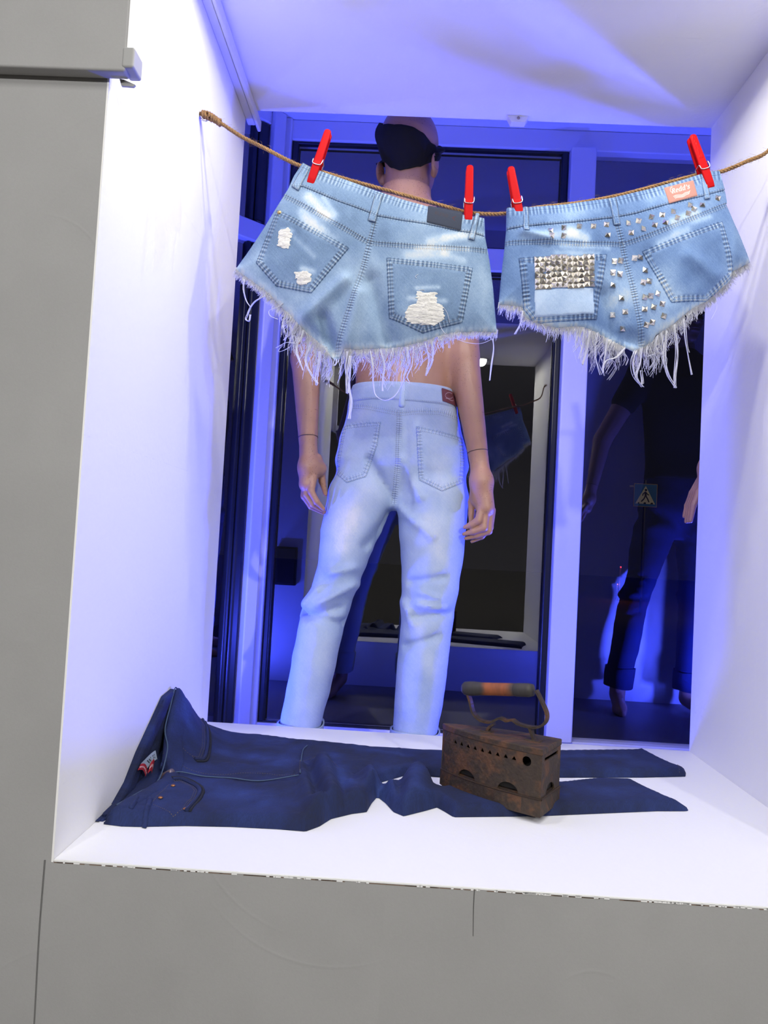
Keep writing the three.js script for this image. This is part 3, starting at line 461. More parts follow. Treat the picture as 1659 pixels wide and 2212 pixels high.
/* ------------------------------------------------------------------ the two pairs of cut-off shorts */
const SZ = -0.42;
{
  const out = [[-.244,2.1278],[-.2296,2.1208],[-.1989,2.1096],[-.1419,2.092],[-.0944,2.0768],[-.0377,2.0602],[.0187,2.0465],[.0841,2.0342],[.1278,2.0285],[.1316,1.9891],[.142,1.9445],[.152,1.8887],[.1592,1.8331],[.1635,1.7998],[.1325,1.7983],[.0959,1.7957],[.0641,1.7895],[.0235,1.7746],[-.0219,1.7613],[-.0676,1.7554],[-.1135,1.7504],[-.1375,1.7502],[-.143,1.7332],[-.1547,1.727],[-.1664,1.7377],[-.1881,1.7609],[-.2219,1.7836],[-.2565,1.8186],[-.2959,1.8534],[-.3349,1.8799],[-.368,1.9021],[-.3459,1.9371],[-.3222,1.9779],[-.2927,2.0314],[-.2699,2.0733],[-.2602,2.0995]];
  const ctr = [[-.0889,2.0098],[-.0931,1.9859],[-.0975,1.964],[-.1062,1.9194],[-.1162,1.8813],[-.13,1.831],[-.1416,1.7892],[-.1492,1.7609],[-.1523,1.7327]], yl = [[-.2784,2.0596],[-.2311,2.035],[-.179,2.0059],[-.1358,1.9841],[-.0985,1.9649]], yr = [[-.0966,1.965],[-.051,1.9623],[-.0121,1.9612],[.0739,1.9621],[.1365,1.963]];
  const wbot = [[-.2634,2.0755],[-.2391,2.0755],[-.2027,2.0609],[-.1644,2.0454],[-.1198,2.0312],[-.0847,2.0185],[-.0351,2.0111],[.0134,2.0057],[.0814,1.9954],[.1306,1.99]], wtop = [[-.244,2.1278],[-.2296,2.1208],[-.1989,2.1096],[-.1419,2.092],[-.0944,2.0768],[-.0377,2.0602],[.0187,2.0465],[.0841,2.0342],[.1278,2.0285]];
  const pl = [[-.2895,2.0249],[-.1395,1.9499],[-.2086,1.8574],[-.28,1.8692],[-.3229,1.9135]], pr = [[-.0625,1.9335],[.1081,1.9223],[.0932,1.8132],[.0588,1.8023],[.0163,1.7882],[-.0515,1.8149]];
  const patch = [[.014,2.0492],[.0839,2.0389],[.0814,1.9963],[.0123,2.0094]];
  const pk = brandPatch('BLEND', '#20283a', '#2f2630', '#47191f', 0.19);
  makeShorts({
    label: 'light blue frayed denim shorts with ripped back pockets and dark waistband patch', z: SZ, outline: out, bulge: 0.016, seed: 3, waistband: [...wtop, ...wbot.slice().reverse()],
    yokes: [[...wbot.slice(0, 6), ...yl.slice().reverse()], [...wbot.slice(5), ...yr.slice().reverse()]], pockets: [pl, pr],
    loops: [[[-.2391,2.1242],[-.2266,2.118],[-.2479,2.0657],[-.2625,2.0755]], [[-.0931,2.0702],[-.077,2.0652],[-.0894,2.0031],[-.1045,2.0072]], [[.1098,2.039],[.1182,2.0375],[.1091,1.9778],[.096,1.98]]],
    folds: FOLDS_L,
    stitches: [[offsetLine(wtop, -0.0015), 0.0033], [offsetLine(wbot, 0.0016), 0.0033], [offsetLine(ctr, 0.001), 0.0012], [offsetLine(ctr, -0.005), 0.0012], [offsetLine(yl, 0.0008), 0.0016], [offsetLine(yl, -0.0055), 0.0008], [offsetLine(yr, 0.0008), 0.0016], [offsetLine(yr, -0.0055), 0.0008]],
    rivets: [[-.2835,2.0195]],
    worn: [[[-.2784,1.9808],[-.2626,1.9833],[-.2536,1.9724],[-.2544,1.9553],[-.2583,1.9419],[-.2688,1.9452],[-.2829,1.9465],[-.2818,1.9598]], [[-.2443,1.8953],[-.2289,1.9017],[-.2088,1.8931],[-.2117,1.8798],[-.2316,1.8695],[-.2396,1.8786]], [[-.0008,1.8687],[.0396,1.8724],[.041,1.8463],[.0541,1.8422],[.0582,1.8144],[.0412,1.8052],[.034,1.803],[.0137,1.803],[-.016,1.8082],[-.0221,1.8182],[-.014,1.8391],[.0004,1.8463]]],
    wornThreads: [[[[.0542,1.8394],[.0621,1.8286],[.0685,1.8102]], [[.0474,1.8092],[.0526,1.7983],[.0613,1.7894]], [[-.0012,1.894],[-.0041,1.8976],[.0012,1.9016]]]],
    patch, patchBox: bounds(patch), patchMat: pk, patchLabel: 'dark blue leather waistband patch',
    hems: [LEN_L1, LEN_L2], bias: -0.08,
    strands: STRANDS_L,
    tex: { kind: 'blue', level: 0.34, mottle: 0.42, s: 11, hem: [...LEN_L1, ...LEN_L2],
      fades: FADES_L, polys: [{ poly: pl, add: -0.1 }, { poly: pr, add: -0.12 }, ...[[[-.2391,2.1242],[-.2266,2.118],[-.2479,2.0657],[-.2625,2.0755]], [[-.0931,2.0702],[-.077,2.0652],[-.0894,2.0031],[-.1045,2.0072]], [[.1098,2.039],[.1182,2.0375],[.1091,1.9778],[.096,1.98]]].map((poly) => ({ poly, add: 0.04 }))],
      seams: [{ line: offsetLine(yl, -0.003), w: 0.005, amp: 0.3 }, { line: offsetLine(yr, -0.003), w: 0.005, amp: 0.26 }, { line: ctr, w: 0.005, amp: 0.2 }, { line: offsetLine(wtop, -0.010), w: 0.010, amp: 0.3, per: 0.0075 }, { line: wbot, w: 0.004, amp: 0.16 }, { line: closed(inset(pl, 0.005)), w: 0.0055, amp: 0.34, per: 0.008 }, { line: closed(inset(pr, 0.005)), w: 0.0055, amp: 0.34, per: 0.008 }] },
  });
}
{
  const out = [[.171,2.052],[.2032,2.0534],[.2855,2.0635],[.3765,2.0805],[.4488,2.1014],[.521,2.1251],[.566,2.142],[.5895,2.1458],[.596,2.1141],[.6035,2.0816],[.6143,2.0586],[.6289,2.0266],[.6437,1.9899],[.6555,1.9616],[.636,1.9496],[.6209,1.9415],[.6188,1.9228],[.6012,1.9072],[.5733,1.8799],[.5573,1.8699],[.537,1.857],[.5108,1.8317],[.4967,1.8209],[.4773,1.8089],[.4714,1.7947],[.452,1.7836],[.4342,1.7736],[.4158,1.7819],[.3955,1.7911],[.3694,1.8057],[.3344,1.817],[.3143,1.8179],[.2826,1.8137],[.2458,1.8212],[.2207,1.8303],[.2115,1.8522],[.1894,1.8549],[.1646,1.8557],[.1672,1.9175],[.171,1.9739],[.1723,2.005]];
  const ctr = [[.3878,2.0255],[.3996,1.9839],[.4092,1.9469],[.4217,1.9074],[.4346,1.856],[.4445,1.8138],[.4519,1.7846]], yl = [[.1716,1.9796],[.2505,1.9821],[.3339,1.982],[.3996,1.9839]], yr = [[.3996,1.9839],[.4481,2.0028],[.491,2.0225],[.5581,2.0544],[.6072,2.0799]];
  const wtop = [[.171,2.052],[.2032,2.0534],[.2855,2.0635],[.3765,2.0805],[.4488,2.1014],[.521,2.1251],[.566,2.142],[.5895,2.1458]], wbot = [[.1723,2.005],[.2162,2.0106],[.3156,2.0243],[.3783,2.0345],[.4236,2.0458],[.4893,2.0693],[.5569,2.089],[.6018,2.1059]];
  const pl = [[.1989,1.946],[.3695,1.9592],[.3574,1.832],[.2367,1.8208],[.2144,1.8477]], pr = [[.4402,1.9698],[.595,2.0382],[.622,1.9341],[.5733,1.8799],[.5021,1.872]];
  const patch = [[.4798,2.1036],[.5375,2.122],[.5451,2.0885],[.4893,2.0693]];
  const studs = [[.2579,2.0021],[.2593,1.99],[.2841,2.0098],[.284,1.9929],[.3142,2.0139],[.3416,2.0151],[.367,2.0199],[.3698,1.9985],[.4107,2.0256],[.416,2.0061],[.4297,2.0301],[.4403,2.0147],[.4549,2.0387],[.461,2.0231],[.4756,2.0443],[.4817,2.0286],[.4981,2.0528],[.505,2.039],[.5265,2.0493],[.5379,2.0591],[.5312,2.0682],[.5548,2.0702],[.586,2.0874],[.4253,1.956],[.437,1.9584],[.3982,1.9493],[.3975,1.9222],[.403,1.8749],[.4113,1.8484],[.409,1.8158],[.4471,1.9328],[.4435,1.9075],[.4552,1.9108],[.4474,1.8779],[.4591,1.8812],[.4734,1.8874],[.4483,1.8547],[.4662,1.8602],[.4832,1.8675],[.4877,1.8445],[.454,1.8244],[.4656,1.8305],[.3855,1.9468],[.3837,1.9243],[.3856,1.9002],[.3897,1.8437]].map(([x, y]) => [x, y, 0.0104, rr(-0.2, 0.1) + (x > 0.42 ? -0.1 : 0), 0.0006, rr(-0.3, 0.3), rr(-0.3, 0.3)]);
  const [[ax, ay], [bx, by], [dx, dy]] = [[.2281,1.9501],[.3449,1.9581],[.2329,1.8849]];
  const nx = 11, ny = 6, ux = (bx - ax) / nx, uy = (by - ay) / nx, vx = (dx - ax) / ny, vy = (dy - ay) / ny, rot = Math.atan2(by - ay, bx - ax);
  for (let i = 0; i < nx; i++) for (let j = 0; j < ny; j++) { const o = Math.floor(i / 3) % 2 ? -0.12 : 0.12; studs.push([ax + ux * (i + 0.5) + vx * (j + 0.5 + o), ay + uy * (i + 0.5) + vy * (j + 0.5 + o), 0.0108, rot, 0.0024, rr(-0.2, 0.2), rr(-0.2, 0.2)]); }
  const b0 = bounds(out, 0.01);
  makeShorts({
    label: 'blue frayed denim shorts covered in metal pyramid studs with pink waistband patch', z: SZ, outline: out, bulge: 0.016, seed: 8, waistband: [...wtop, ...wbot.slice().reverse()],
    yokes: [[...wbot.slice(0, 4), ...yl.slice().reverse()], [...wbot.slice(3), ...yr.slice().reverse()]], pockets: [pl, pr],
    loops: [[[.2031,2.0543],[.2123,2.0547],[.2158,1.9993],[.2038,1.9998]], [[.3711,2.0784],[.3856,2.0818],[.3945,2.0193],[.3808,2.0187]], [[.5516,2.1358],[.5606,2.138],[.5707,2.084],[.559,2.0806]]],
    folds: FOLDS_R,
    stitches: [[offsetLine(wtop, -0.0015), 0.0033], [offsetLine(wbot, 0.0016), 0.0033], [offsetLine(ctr, 0.001), 0.0012], [offsetLine(ctr, -0.005), 0.0012], [offsetLine(yl, 0.0008), 0.0016], [offsetLine(yl, -0.0055), 0.0008], [offsetLine(yr, 0.0008), 0.0016], [offsetLine(yr, -0.0055), 0.0008]],
    patch, patchBox: bounds(patch), patchMat: brandPatch('Redd\u2019s', '#a5766c', '#d0c4be', '#d0c4be', -0.27), patchLabel: 'pink leather patch with white script', studs,
    plainPatch: [[.2302,1.8839],[.3476,1.8938],[.3525,1.842],[.2362,1.8301]], plainMat: denim(b0, 900, { kind: 'pale', level: 0.36, mottle: 0.4, s: 31 }),
    hems: [LEN_R1, LEN_R2], bias: -0.05, strands: STRANDS_R,
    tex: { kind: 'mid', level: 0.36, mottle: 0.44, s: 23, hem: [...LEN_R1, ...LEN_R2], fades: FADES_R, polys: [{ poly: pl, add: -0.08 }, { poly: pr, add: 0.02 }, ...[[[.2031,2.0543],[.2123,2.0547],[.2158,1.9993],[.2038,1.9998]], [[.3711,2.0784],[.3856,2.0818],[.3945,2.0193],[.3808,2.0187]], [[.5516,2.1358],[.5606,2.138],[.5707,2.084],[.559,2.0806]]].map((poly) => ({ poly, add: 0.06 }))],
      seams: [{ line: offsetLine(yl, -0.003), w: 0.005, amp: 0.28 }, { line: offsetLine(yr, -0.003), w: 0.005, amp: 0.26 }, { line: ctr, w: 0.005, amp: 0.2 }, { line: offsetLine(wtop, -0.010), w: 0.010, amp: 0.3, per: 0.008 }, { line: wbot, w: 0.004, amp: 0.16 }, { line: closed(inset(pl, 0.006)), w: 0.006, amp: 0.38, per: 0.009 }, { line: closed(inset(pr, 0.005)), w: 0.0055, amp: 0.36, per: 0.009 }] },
  });
}
/* ------------------------------------------------------------------ rope, hook and pegs */
{
  const path = [[-.4654,2.2319,-.439],[-.4479,2.2287,-.439],[-.4177,2.2117,-.438],[-.3776,2.1873,-.437],[-.3234,2.1622,-.437],[-.2548,2.1311,-.437],[-.2017,2.1177,-.437],[-.144,2.1027,-.437],[-.0769,2.0872,-.437],[-.01,2.0717,-.437],[.0376,2.0603,-.437],[.0946,2.0474,-.437],[.1416,2.0455,-.437],[.1741,2.0488,-.437],[.2342,2.0629,-.437],[.3083,2.0746,-.437],[.3913,2.0934,-.437],[.4738,2.1188,-.437],[.547,2.1419,-.437],[.5993,2.1526,-.437],[.6475,2.1747,-.437],[.6919,2.1994,-.437]];
  path.push([0.712, 2.262, -0.437], [0.722, 2.268, -0.437]);
  const c = new THREE.CatmullRomCurve3(path.map(V), false, 'centripetal'), L = c.getLength(), n = 420, P = c.getSpacedPoints(n), parts = [];
  for (let s = 0; s < 3; s++) parts.push(tube(P.map((p, i) => { const a = i / n * L / 0.021 * 2 * Math.PI + s * 2.094; return [p.x, p.y + Math.cos(a) * 0.0022, p.z + Math.sin(a) * 0.0022]; }), 0.0024, 0.0024, 6, n * 2));
  const ropeTex = pixelTex(128, 64, (u, v, o) => { const g = 0.55 + 0.5 * vn(u * 40 + v * 8, v * 20, 3); o[0] = 168 * g; o[1] = 128 * g; o[2] = 84 * g; }, true, true); ropeTex.repeat.set(40, 1);
  const jute = std(0xffffff, 0.95, { map: ropeTex });
  const r = tag(thing('jute_rope', '', '', [0, 0, 0]), 'brown jute clothes line strung across the white opening', 'rope');
  mesh('cord', parts, jute, r);
  const knot = [];
  for (let k = 0; k < 7; k++) { const t = 0.008 + k * 0.0062, p = c.getPointAt(t / L), q = []; for (let a = 0; a <= 8; a++) { const w = a / 8 * 6.6 + k; q.push([p.x + 0.004 * (a / 8 - 0.5), p.y + Math.cos(w) * 0.0062, p.z + Math.sin(w) * 0.0062]); } knot.push(tube(q, 0.003, 0.003, 6, 20)); }
  mesh('knot', knot, jute, r);
  const fz = []; for (let k = 0; k < 900; k++) { const p = c.getPointAt(rnd()), a = rr(0, 6.28), l = rr(0.003, 0.011); fz.push(thread([[p.x, p.y, p.z], [p.x + rr(-1, 1) * l * 0.6, p.y + Math.cos(a) * l * 0.7, p.z + Math.sin(a) * l * 0.7], [p.x + rr(-1, 1) * l, p.y + Math.cos(a) * l, p.z + Math.sin(a) * l]], 0.0002, 0.5)); }
  mesh('fibres', fz, std([0.3, 0.19, 0.09], 0.95), r).userData.kind = 'stuff';
  const hk = thing('screw_hook', 'small steel screw hook in the left white jamb holding the rope', 'hook', [XL, 2.228, -0.439]);
  const ring = []; for (let a = 0; a <= 12; a++) { const w = 0.4 + a / 12 * 5.6; ring.push([0.012 - Math.cos(w) * 0.008, -0.002 + Math.sin(w) * 0.008, Math.sin(w) * 0.002]); }
  mesh('eye', [tube(ring, 0.0014, 0.0014, 8, 30), tube([[-0.004, 0, 0], [0.005, 0, 0]], 0.0016, 0.0016, 8)], steel, hk);
  const pl = new THREE.CylinderGeometry(0.006, 0.0065, 0.0016, 20); pl.rotateZ(Math.PI / 2); pl.translate(0.0008, 0, 0); mesh('plate', pl, steel, hk);
  const hk2 = thing('screw_hook', 'small steel screw hook in the right white jamb past the studded shorts', 'hook', [XR, 2.268, -0.437]);
  mesh('eye', [tube(ring.map(([a, b, d]) => [-a, b, d]), 0.0014, 0.0014, 8, 30), tube([[0.004, 0, 0], [-0.005, 0, 0]], 0.0016, 0.0016, 8)], steel, hk2);
}
const redPlastic = new THREE.MeshPhysicalMaterial({ color: new THREE.Color().setRGB(0.4, 0.0015, 0.004), roughness: 0.5, specularIntensity: 0.2 });
const redDeep = new THREE.MeshPhysicalMaterial({ color: new THREE.Color().setRGB(0.2, 0.002, 0.005), roughness: 0.4 });
function peg(top, bottom, label, ribs) {
  const [[tx, ty], [bx, by]] = [top, bottom], L = Math.hypot(tx - bx, ty - by), W = 0.0165;
  const t = thing('clothes_peg', label, 'clothes peg', [bx, by, SZ - 0.002], 'red plastic pegs on the rope');
  t.rotation.z = Math.atan2(ty - by, tx - bx) - Math.PI / 2;
  const outline = (x, y) => { const hw = W / 2 * (y < L * 0.42 ? 1 - 0.06 * (1 - y / (L * 0.42)) : lerp(1, 0.84, (y - L * 0.42) / (L * 0.58))), r = 0.006; const qx = Math.abs(x) - hw + r, qy = Math.abs(y - L / 2) - L / 2 + (y > L / 2 ? r : 0.002), rr2 = y > L / 2 ? r : 0.002; return -(Math.hypot(Math.max(qx + (rr2 - r), 0), Math.max(qy, 0)) - rr2); };
  for (const sd of [1, -1]) {
    const arm = sheet({ dist: outline, bb: [-0.011, -0.002, 0.011, L + 0.002], cell: 0.0012,
      zf: (x, y, d) => { let z = table([[0, 0.0095], [L * 0.1, 0.0115], [L * 0.34, 0.012], [L * 0.42, 0.0105], [L * 0.6, 0.0105], [L, 0.0098]], y); if (y < L * 0.3 && y > L * 0.05) z -= 0.0012 * sstep(0.002, 0.0032, d); if (ribs && sd > 0 && y > L * 0.55) z += 0.0007 * (vn(x * 900, y * 330, 4) > 0.55 ? 1 : 0) * sstep(0.003, 0.004, d); return z - 0.0016 * (1 - Math.sqrt(clamp(d / 0.0018, 0, 1))); },
      zb: (x, y) => table([[0, 0.006], [L * 0.3, 0.0075], [L * 0.42, 0.0062], [L, 0.0052]], y), map: (x, y, z) => [x * sd, y, z * sd] });
    mesh('arm', arm, redPlastic, t);
  }
  mesh('jaw_pad', sheet({ dist: (x, y) => Math.min(0.0062 - Math.abs(x), 0.0042 - Math.abs(y - L * 0.12)), bb: [-0.009, 0, 0.009, L * 0.3], cell: 0.001, zf: () => 0.0112, zb: () => 0.009 }), redDeep, t);
  const y0 = L * 0.345, y1 = L * 0.43, w = W / 2 + 0.0008;
  mesh('spring', [tube([[-w, y1, -0.011], [-w, y1, 0.0], [-w, y1, 0.0108], [-w + 0.0006, y0 + 0.002, 0.0128], [-w + 0.003, y0, 0.0132], [w - 0.002, y0, 0.0132], [w + 0.0004, y0 + 0.003, 0.0128], [w + 0.001, y1 + 0.004, 0.009], [w + 0.001, y1 + 0.002, 0], [w + 0.001, y1, -0.011]], 0.0009, 0.0009, 8, 60), tube([[-w, y1, -0.011], [-w + 0.002, y0, -0.0132], [w - 0.002, y0, -0.0132], [w, y1, -0.011]], 0.0009, 0.0009, 8, 30)], steel, t, 'shiny steel spring');
}
{
  const p = [[-.1948,2.1957],[-.2255,2.0822],[.0934,2.1341],[.0957,2.0128],[.1745,2.1346],[.2009,2.0191],[.5316,2.2141],[.5725,2.1078]];
  peg(p[0], p[1], 'red clothes peg at the left end of the ripped shorts, leaning right');
  peg(p[2], p[3], 'upright red clothes peg beside the dark waistband patch');
  peg(p[4], p[5], 'red clothes peg at the left end of the studded shorts, leaning left');
  peg(p[6], p[7], 'red clothes peg beside the pink patch at the right end of the rope', true);
}
/* ------------------------------------------------------------------ mannequins */
const skinTex = pixelTex(1024, 1024, (u, v, o) => {                  // tan lacquer with dark flecks of glue
  const n = 0.92 + 0.12 * (fbm(u * 9, v * 9, 4, 3) - 0.4); let r = 190 * n, g = 142 * n, b = 114 * n;
  const i = Math.floor(u * 230), j = Math.floor(v * 150), h = hash(i, j, 8), dens = 0.012 + 0.12 * sstep(0.5, 0.72, vn(u * 7, v * 6, 12));
  if (h < dens) { const du = u * 230 - i - 0.5 - (hash(i, j, 9) - 0.5) * 0.5, dv = v * 150 - j - 0.5 - (hash(i, j, 10) - 0.5) * 0.5, d = Math.hypot(du, dv), q = 1 - sstep(0.1, 0.34, d) * 1; if (q > 0) { const k = 1 - 0.34 * q; r *= k; g *= k * 0.97; b *= k * 0.94; } }
  o[0] = r; o[1] = g; o[2] = b;
}, true, true);
const skin = new THREE.MeshPhysicalMaterial({ map: skinTex, roughness: 0.45, clearcoat: 0.15, clearcoatRoughness: 0.4 });
const blackCloth = std([0.004, 0.004, 0.0045], 0.95);
const MZ = -1.0;
function mannequin(dx, armL, armR, fingersL, fingersR, style) {
  const S = style, legL = [[-.1807,1.707],[-.1979,1.6482],[-.2096,1.5833],[-.218,1.506],[-.2245,1.4418],[-.2272,1.378],[-.2299,1.3143],[-.2411,1.244],[-.2681,1.1831],[-.2764,1.1095],[-.2872,1.0334],[-.2996,.945],[-.3085,.882],[-.3101,.8445],[-.3129,.7449]], legLi = [[-.0245,1.5161],[-.0254,1.4842],[-.031,1.4712],[-.0458,1.4386],[-.0593,1.4061],[-.0797,1.3605],[-.095,1.3153],[-.1125,1.2637],[-.1321,1.2058],[-.1506,1.1292],[-.165,1.0468],[-.178,.9647],[-.193,.8952],[-.2005,.8511],[-.2095,.7451]];
  const legR = [[.1491,1.6785],[.1684,1.6219],[.1782,1.5777],[.1768,1.5266],[.1736,1.4629],[.1679,1.3992],[.1638,1.3294],[.1559,1.2597],[.148,1.1901],[.142,1.1083],[.1357,1.0329],[.1301,.9455],[.1208,.8829],[.1139,.8453],[.1065,.746]], legRi = [[-.0372,1.5155],[-.0317,1.4839],[-.026,1.4714],[-.0205,1.4399],[-.0134,1.4022],[-.0069,1.3518],[-.001,1.2888],[.0036,1.226],[.0044,1.1631],[.0021,1.0877],[-.0002,1.0125],[-.0013,.9377],[-.0017,.8755],[-.001,.8383],[.0018,.7396]];
  const hipL = [[-.1693,1.8019],[-.1744,1.7783],[-.1774,1.7394],[-.1807,1.707],[-.1979,1.6482],[-.2096,1.5833],[-.218,1.506],[-.2245,1.4418]], hipR = [[.1133,1.8104],[.1231,1.7929],[.1358,1.742],[.1453,1.7039],[.1684,1.6219],[.1782,1.5777],[.1768,1.5266],[.1736,1.4629]];
  const sortT = (l) => l.map(([x, y]) => [y, x]).sort((a, b) => a[0] - b[0]);
  const T = { a: sortT(legL), b: sortT(legLi), c: sortT(legRi), d: sortT(legR), e: sortT(hipL), f: sortT(hipR) };
  const rz = [[0.78, 0.075], [0.9, 0.074], [1.05, 0.08], [1.15, 0.078], [1.3, 0.09], [1.45, 0.1], [1.55, 0.108], [1.62, 0.110], [1.72, 0.108], [1.82, 0.098]];
  const cz = [[0.78, -1.0], [0.95, -1.01], [1.15, -1.0], [1.4, -1.0], [1.52, -1.005], [1.6, -1.005], [1.7, -1.0], [1.82, -1.0]];
  const wr = [[-.2208,1.2009],[-.1221,1.2544],[-.2573,1.1736],[-.1479,1.1482],[-.1874,1.2849],[-.1247,1.301],[-.2502,1.1614],[-.1631,1.1915],[-.2229,1.2387],[-.2588,1.1987],[.029,1.2715],[.1103,1.2886],[.0446,1.2157],[.1207,1.2074],[.0339,1.1774],[.1276,1.1952],[.0492,1.2474],[.1068,1.2318],[.0253,1.1016],[.0994,1.1309],[.0068,1.2136],[.0346,1.1648],[-.032,1.4648],[-.1025,1.3593],[-.0193,1.4654],[.0733,1.3941],[-.1024,1.5888],[-.0333,1.4902],[-.0159,1.5933],[.0364,1.4938]];
  const fold = (x, y) => { let h = 0; for (let k = 0; k < wr.length; k += 2) { const [d] = segD(x, y, ...wr[k], ...wr[k + 1]); h += (k % 4 ? -1 : 1) * 0.012 * Math.exp(-((d / 0.011) ** 2)); } return h + 0.006 * (fbm(x * 14, y * 20, 5, 3) - 0.45); };
  const slice = (x, y, z, xl, xr, pw = 1) => { const c = (xl + xr) / 2, r = Math.max(0.005, (xr - xl) / 2), q = table(rz, y), k = table(cz, y); return (1 - Math.pow(Math.pow(Math.abs((x - c) / r), 2.2) + Math.pow(Math.abs((z - k) / q), 2.2), 1 / 2.2)) * Math.min(r, q); };
  const HEM = 0.79, WAIST = 1.8, CR = 1.475;
  const jeansBase = (x, y, z) => {
    const L = slice(x, y, z, table(T.a, y), table(T.b, Math.min(y, 1.5))), R = slice(x, y, z, table(T.c, Math.min(y, 1.5)), table(T.d, y));
    let f = y < 1.67 ? smax(L, R, 0.008) - 0.07 * sstep(1.5, 1.67, y) : -1;
    if (y > CR - 0.01) { const H = slice(x, y, z, table(T.e, y), table(T.f, y)) - 0.05 * (1 - sstep(CR - 0.03, 1.6, y)); f = smax(f, H, 0.02) - 0.004; }
    else f -= 0.004 * sstep(CR - 0.08, CR - 0.01, y);
    const cx = (table(T.e, y) + table(T.f, y)) / 2 + 0.008; if (y > 1.47 && z > -0.99) f -= 0.012 * Math.exp(-(((x - cx) / 0.014) ** 2)) * sstep(1.47, 1.52, y) * (1 - sstep(1.66, 1.74, y));
    return f;
  };
  const jeans = (x, y, z) => Math.min(jeansBase(x, y, z) + (z > -1 ? fold(x, y) : 0.4 * fold(x + 0.3, y)), y - HEM, WAIST - y);
  const torso = (x, y, z) => { const cx = table([[1.76, -0.022], [2.0, -0.03], [2.3, -0.043]], y), hw = table([[1.7, 0.14], [1.8, 0.132], [1.9, 0.135], [2.05, 0.145], [2.15, 0.155], [2.22, 0.145], [2.29, 0.1], [2.34, 0.06]], y), hd = table([[1.7, 0.1], [1.85, 0.088], [2.05, 0.105], [2.18, 0.1], [2.27, 0.07], [2.34, 0.06]], y), q = Math.hypot((x - cx) / hw, (z + 1.0) / hd); return Math.min((1 - q) * Math.min(hw, hd), y - 1.74, 2.36 - y) + (z > -1 && y > 1.75 ? -0.007 * Math.exp(-(((x - cx) / 0.012) ** 2)) : 0); };
  const shoulderL = [-0.2, 2.225, -1.0, 0.055], shoulderR = [0.112, 2.225, -1.0, 0.055];
  const body = (x, y, z) => {
    let f = y > 1.6 ? torso(x, y, z) : -1;
    if (y > 2.1) f = smax(f, cap(x, y, z, [-0.045, 2.27, -1.0, 0.066], [-0.043, 2.43, -1.0, 0.061]), 0.03);
    if (y > 1.5) for (const [s, a, e] of [[shoulderL, armL, -1], [shoulderR, armR, 1]]) { f = smax(f, cap(x, y, z, [s[0] * 0.6, 2.235, -1, 0.055], s), 0.03); f = smax(f, smax(cap(x, y, z, s, a[0]), cap(x, y, z, a[0], a[1]), 0.012), 0.022); f = Math.max(f, cap(x, y, z, a[1], a[2])); }
    if (y < 0.95) for (const [fx, tx, fk] of [[table(T.a, 0.8) * 0.5 + table(T.b, 0.8) * 0.5, -0.03, table(T.a, 0.9) * 0.5 + table(T.b, 0.9) * 0.5], [table(T.c, 0.8) * 0.5 + table(T.d, 0.8) * 0.5, 0.03, table(T.c, 0.9) * 0.5 + table(T.d, 0.9) * 0.5]]) { let q = cap(x, y, z, [fk, 0.89, -1.0, 0.034], [fx, 0.79, -1.0, 0.036]); q = smax(q, cap(x, y, z, [fx, 0.745, -0.985, 0.034], [fx + tx, 0.712, -1.14, 0.026]), 0.03); q = smax(q, cap(x, y, z, [fx + tx, 0.712, -1.14, 0.03], [fx + tx * 1.2, 0.705, -1.2, 0.018]), 0.02); f = Math.max(f, Math.min(q, y - FLOOR)); }
    return f;
  };
  const hc = [-0.042, 2.487, -0.995], ya = 0.36, ca = Math.cos(ya), sa = Math.sin(ya);   // head turned to its right-hand side in the picture
  const head = (x, y, z) => {
    const X = (x - hc[0]) * ca + (z - hc[2]) * sa, Z = -(x - hc[0]) * sa + (z - hc[2]) * ca, Y = y - hc[1];
    let f = smax(ell(X, Y, Z, [0, 0.005, 0.0], [0.079, 0.094, 0.098]), ell(X, Y, Z, [0, -0.07, -0.055], [0.055, 0.062, 0.056]), 0.035);
    f = smax(f, cap(X, Y, Z, [0, -0.005, -0.1, 0.009], [0, -0.045, -0.122, 0.012]), 0.014);
    f = smax(f, ell(X, Y, Z, [0, -0.118, -0.088], [0.02, 0.016, 0.018]), 0.014);
    for (const s of [-1, 1]) { f = smax(f, ell(X, Y, Z, [s * 0.031, 0.006, -0.09], [0.024, 0.008, 0.014]), 0.012); f = smax(f, ell(X, Y, Z, [s * 0.03, -0.016, -0.088], [0.014, 0.008, 0.01]), 0.004); f = smax(f, ell(X, Y, Z, [s * 0.04, -0.04, -0.078], [0.02, 0.018, 0.02]), 0.015);
      const e = Math.max(ell(X - s * 0.082, Y + 0.072, Z - 0.008 + 0.25 * (X - s * 0.082), [0, 0, 0], [0.008, 0.031, 0.02]), ell(X - s * 0.078, Y + 0.093, Z - 0.002, [0, 0, 0], [0.008, 0.014, 0.012])); f = smax(f, e, 0.006); }
    f = smax(f, ell(X, Y, Z, [0, -0.086, -0.106], [0.021, 0.0055, 0.01]), 0.004); f = smax(f, ell(X, Y, Z, [0, -0.074, -0.108], [0.018, 0.0045, 0.01]), 0.004);
    return smax(f, cap(x, y, z, [-0.045, 2.3, -1.0, 0.0615], [-0.043, 2.42, -1.0, 0.0605]), 0.02);
  };
  const uvs = (x, y, z) => [(x + z * 0.6) / 0.5, y / 0.5];
  const g = [nets(body, [-0.5, FLOOR - 0.01, -1.26], [0.36, 2.36, -0.85], 0.0095, uvs), nets((x, y, z) => Math.min(head(x, y, z), y - 2.33), [-0.17, 2.325, -1.16], [0.09, 2.61, -0.86], 0.0038, uvs)];
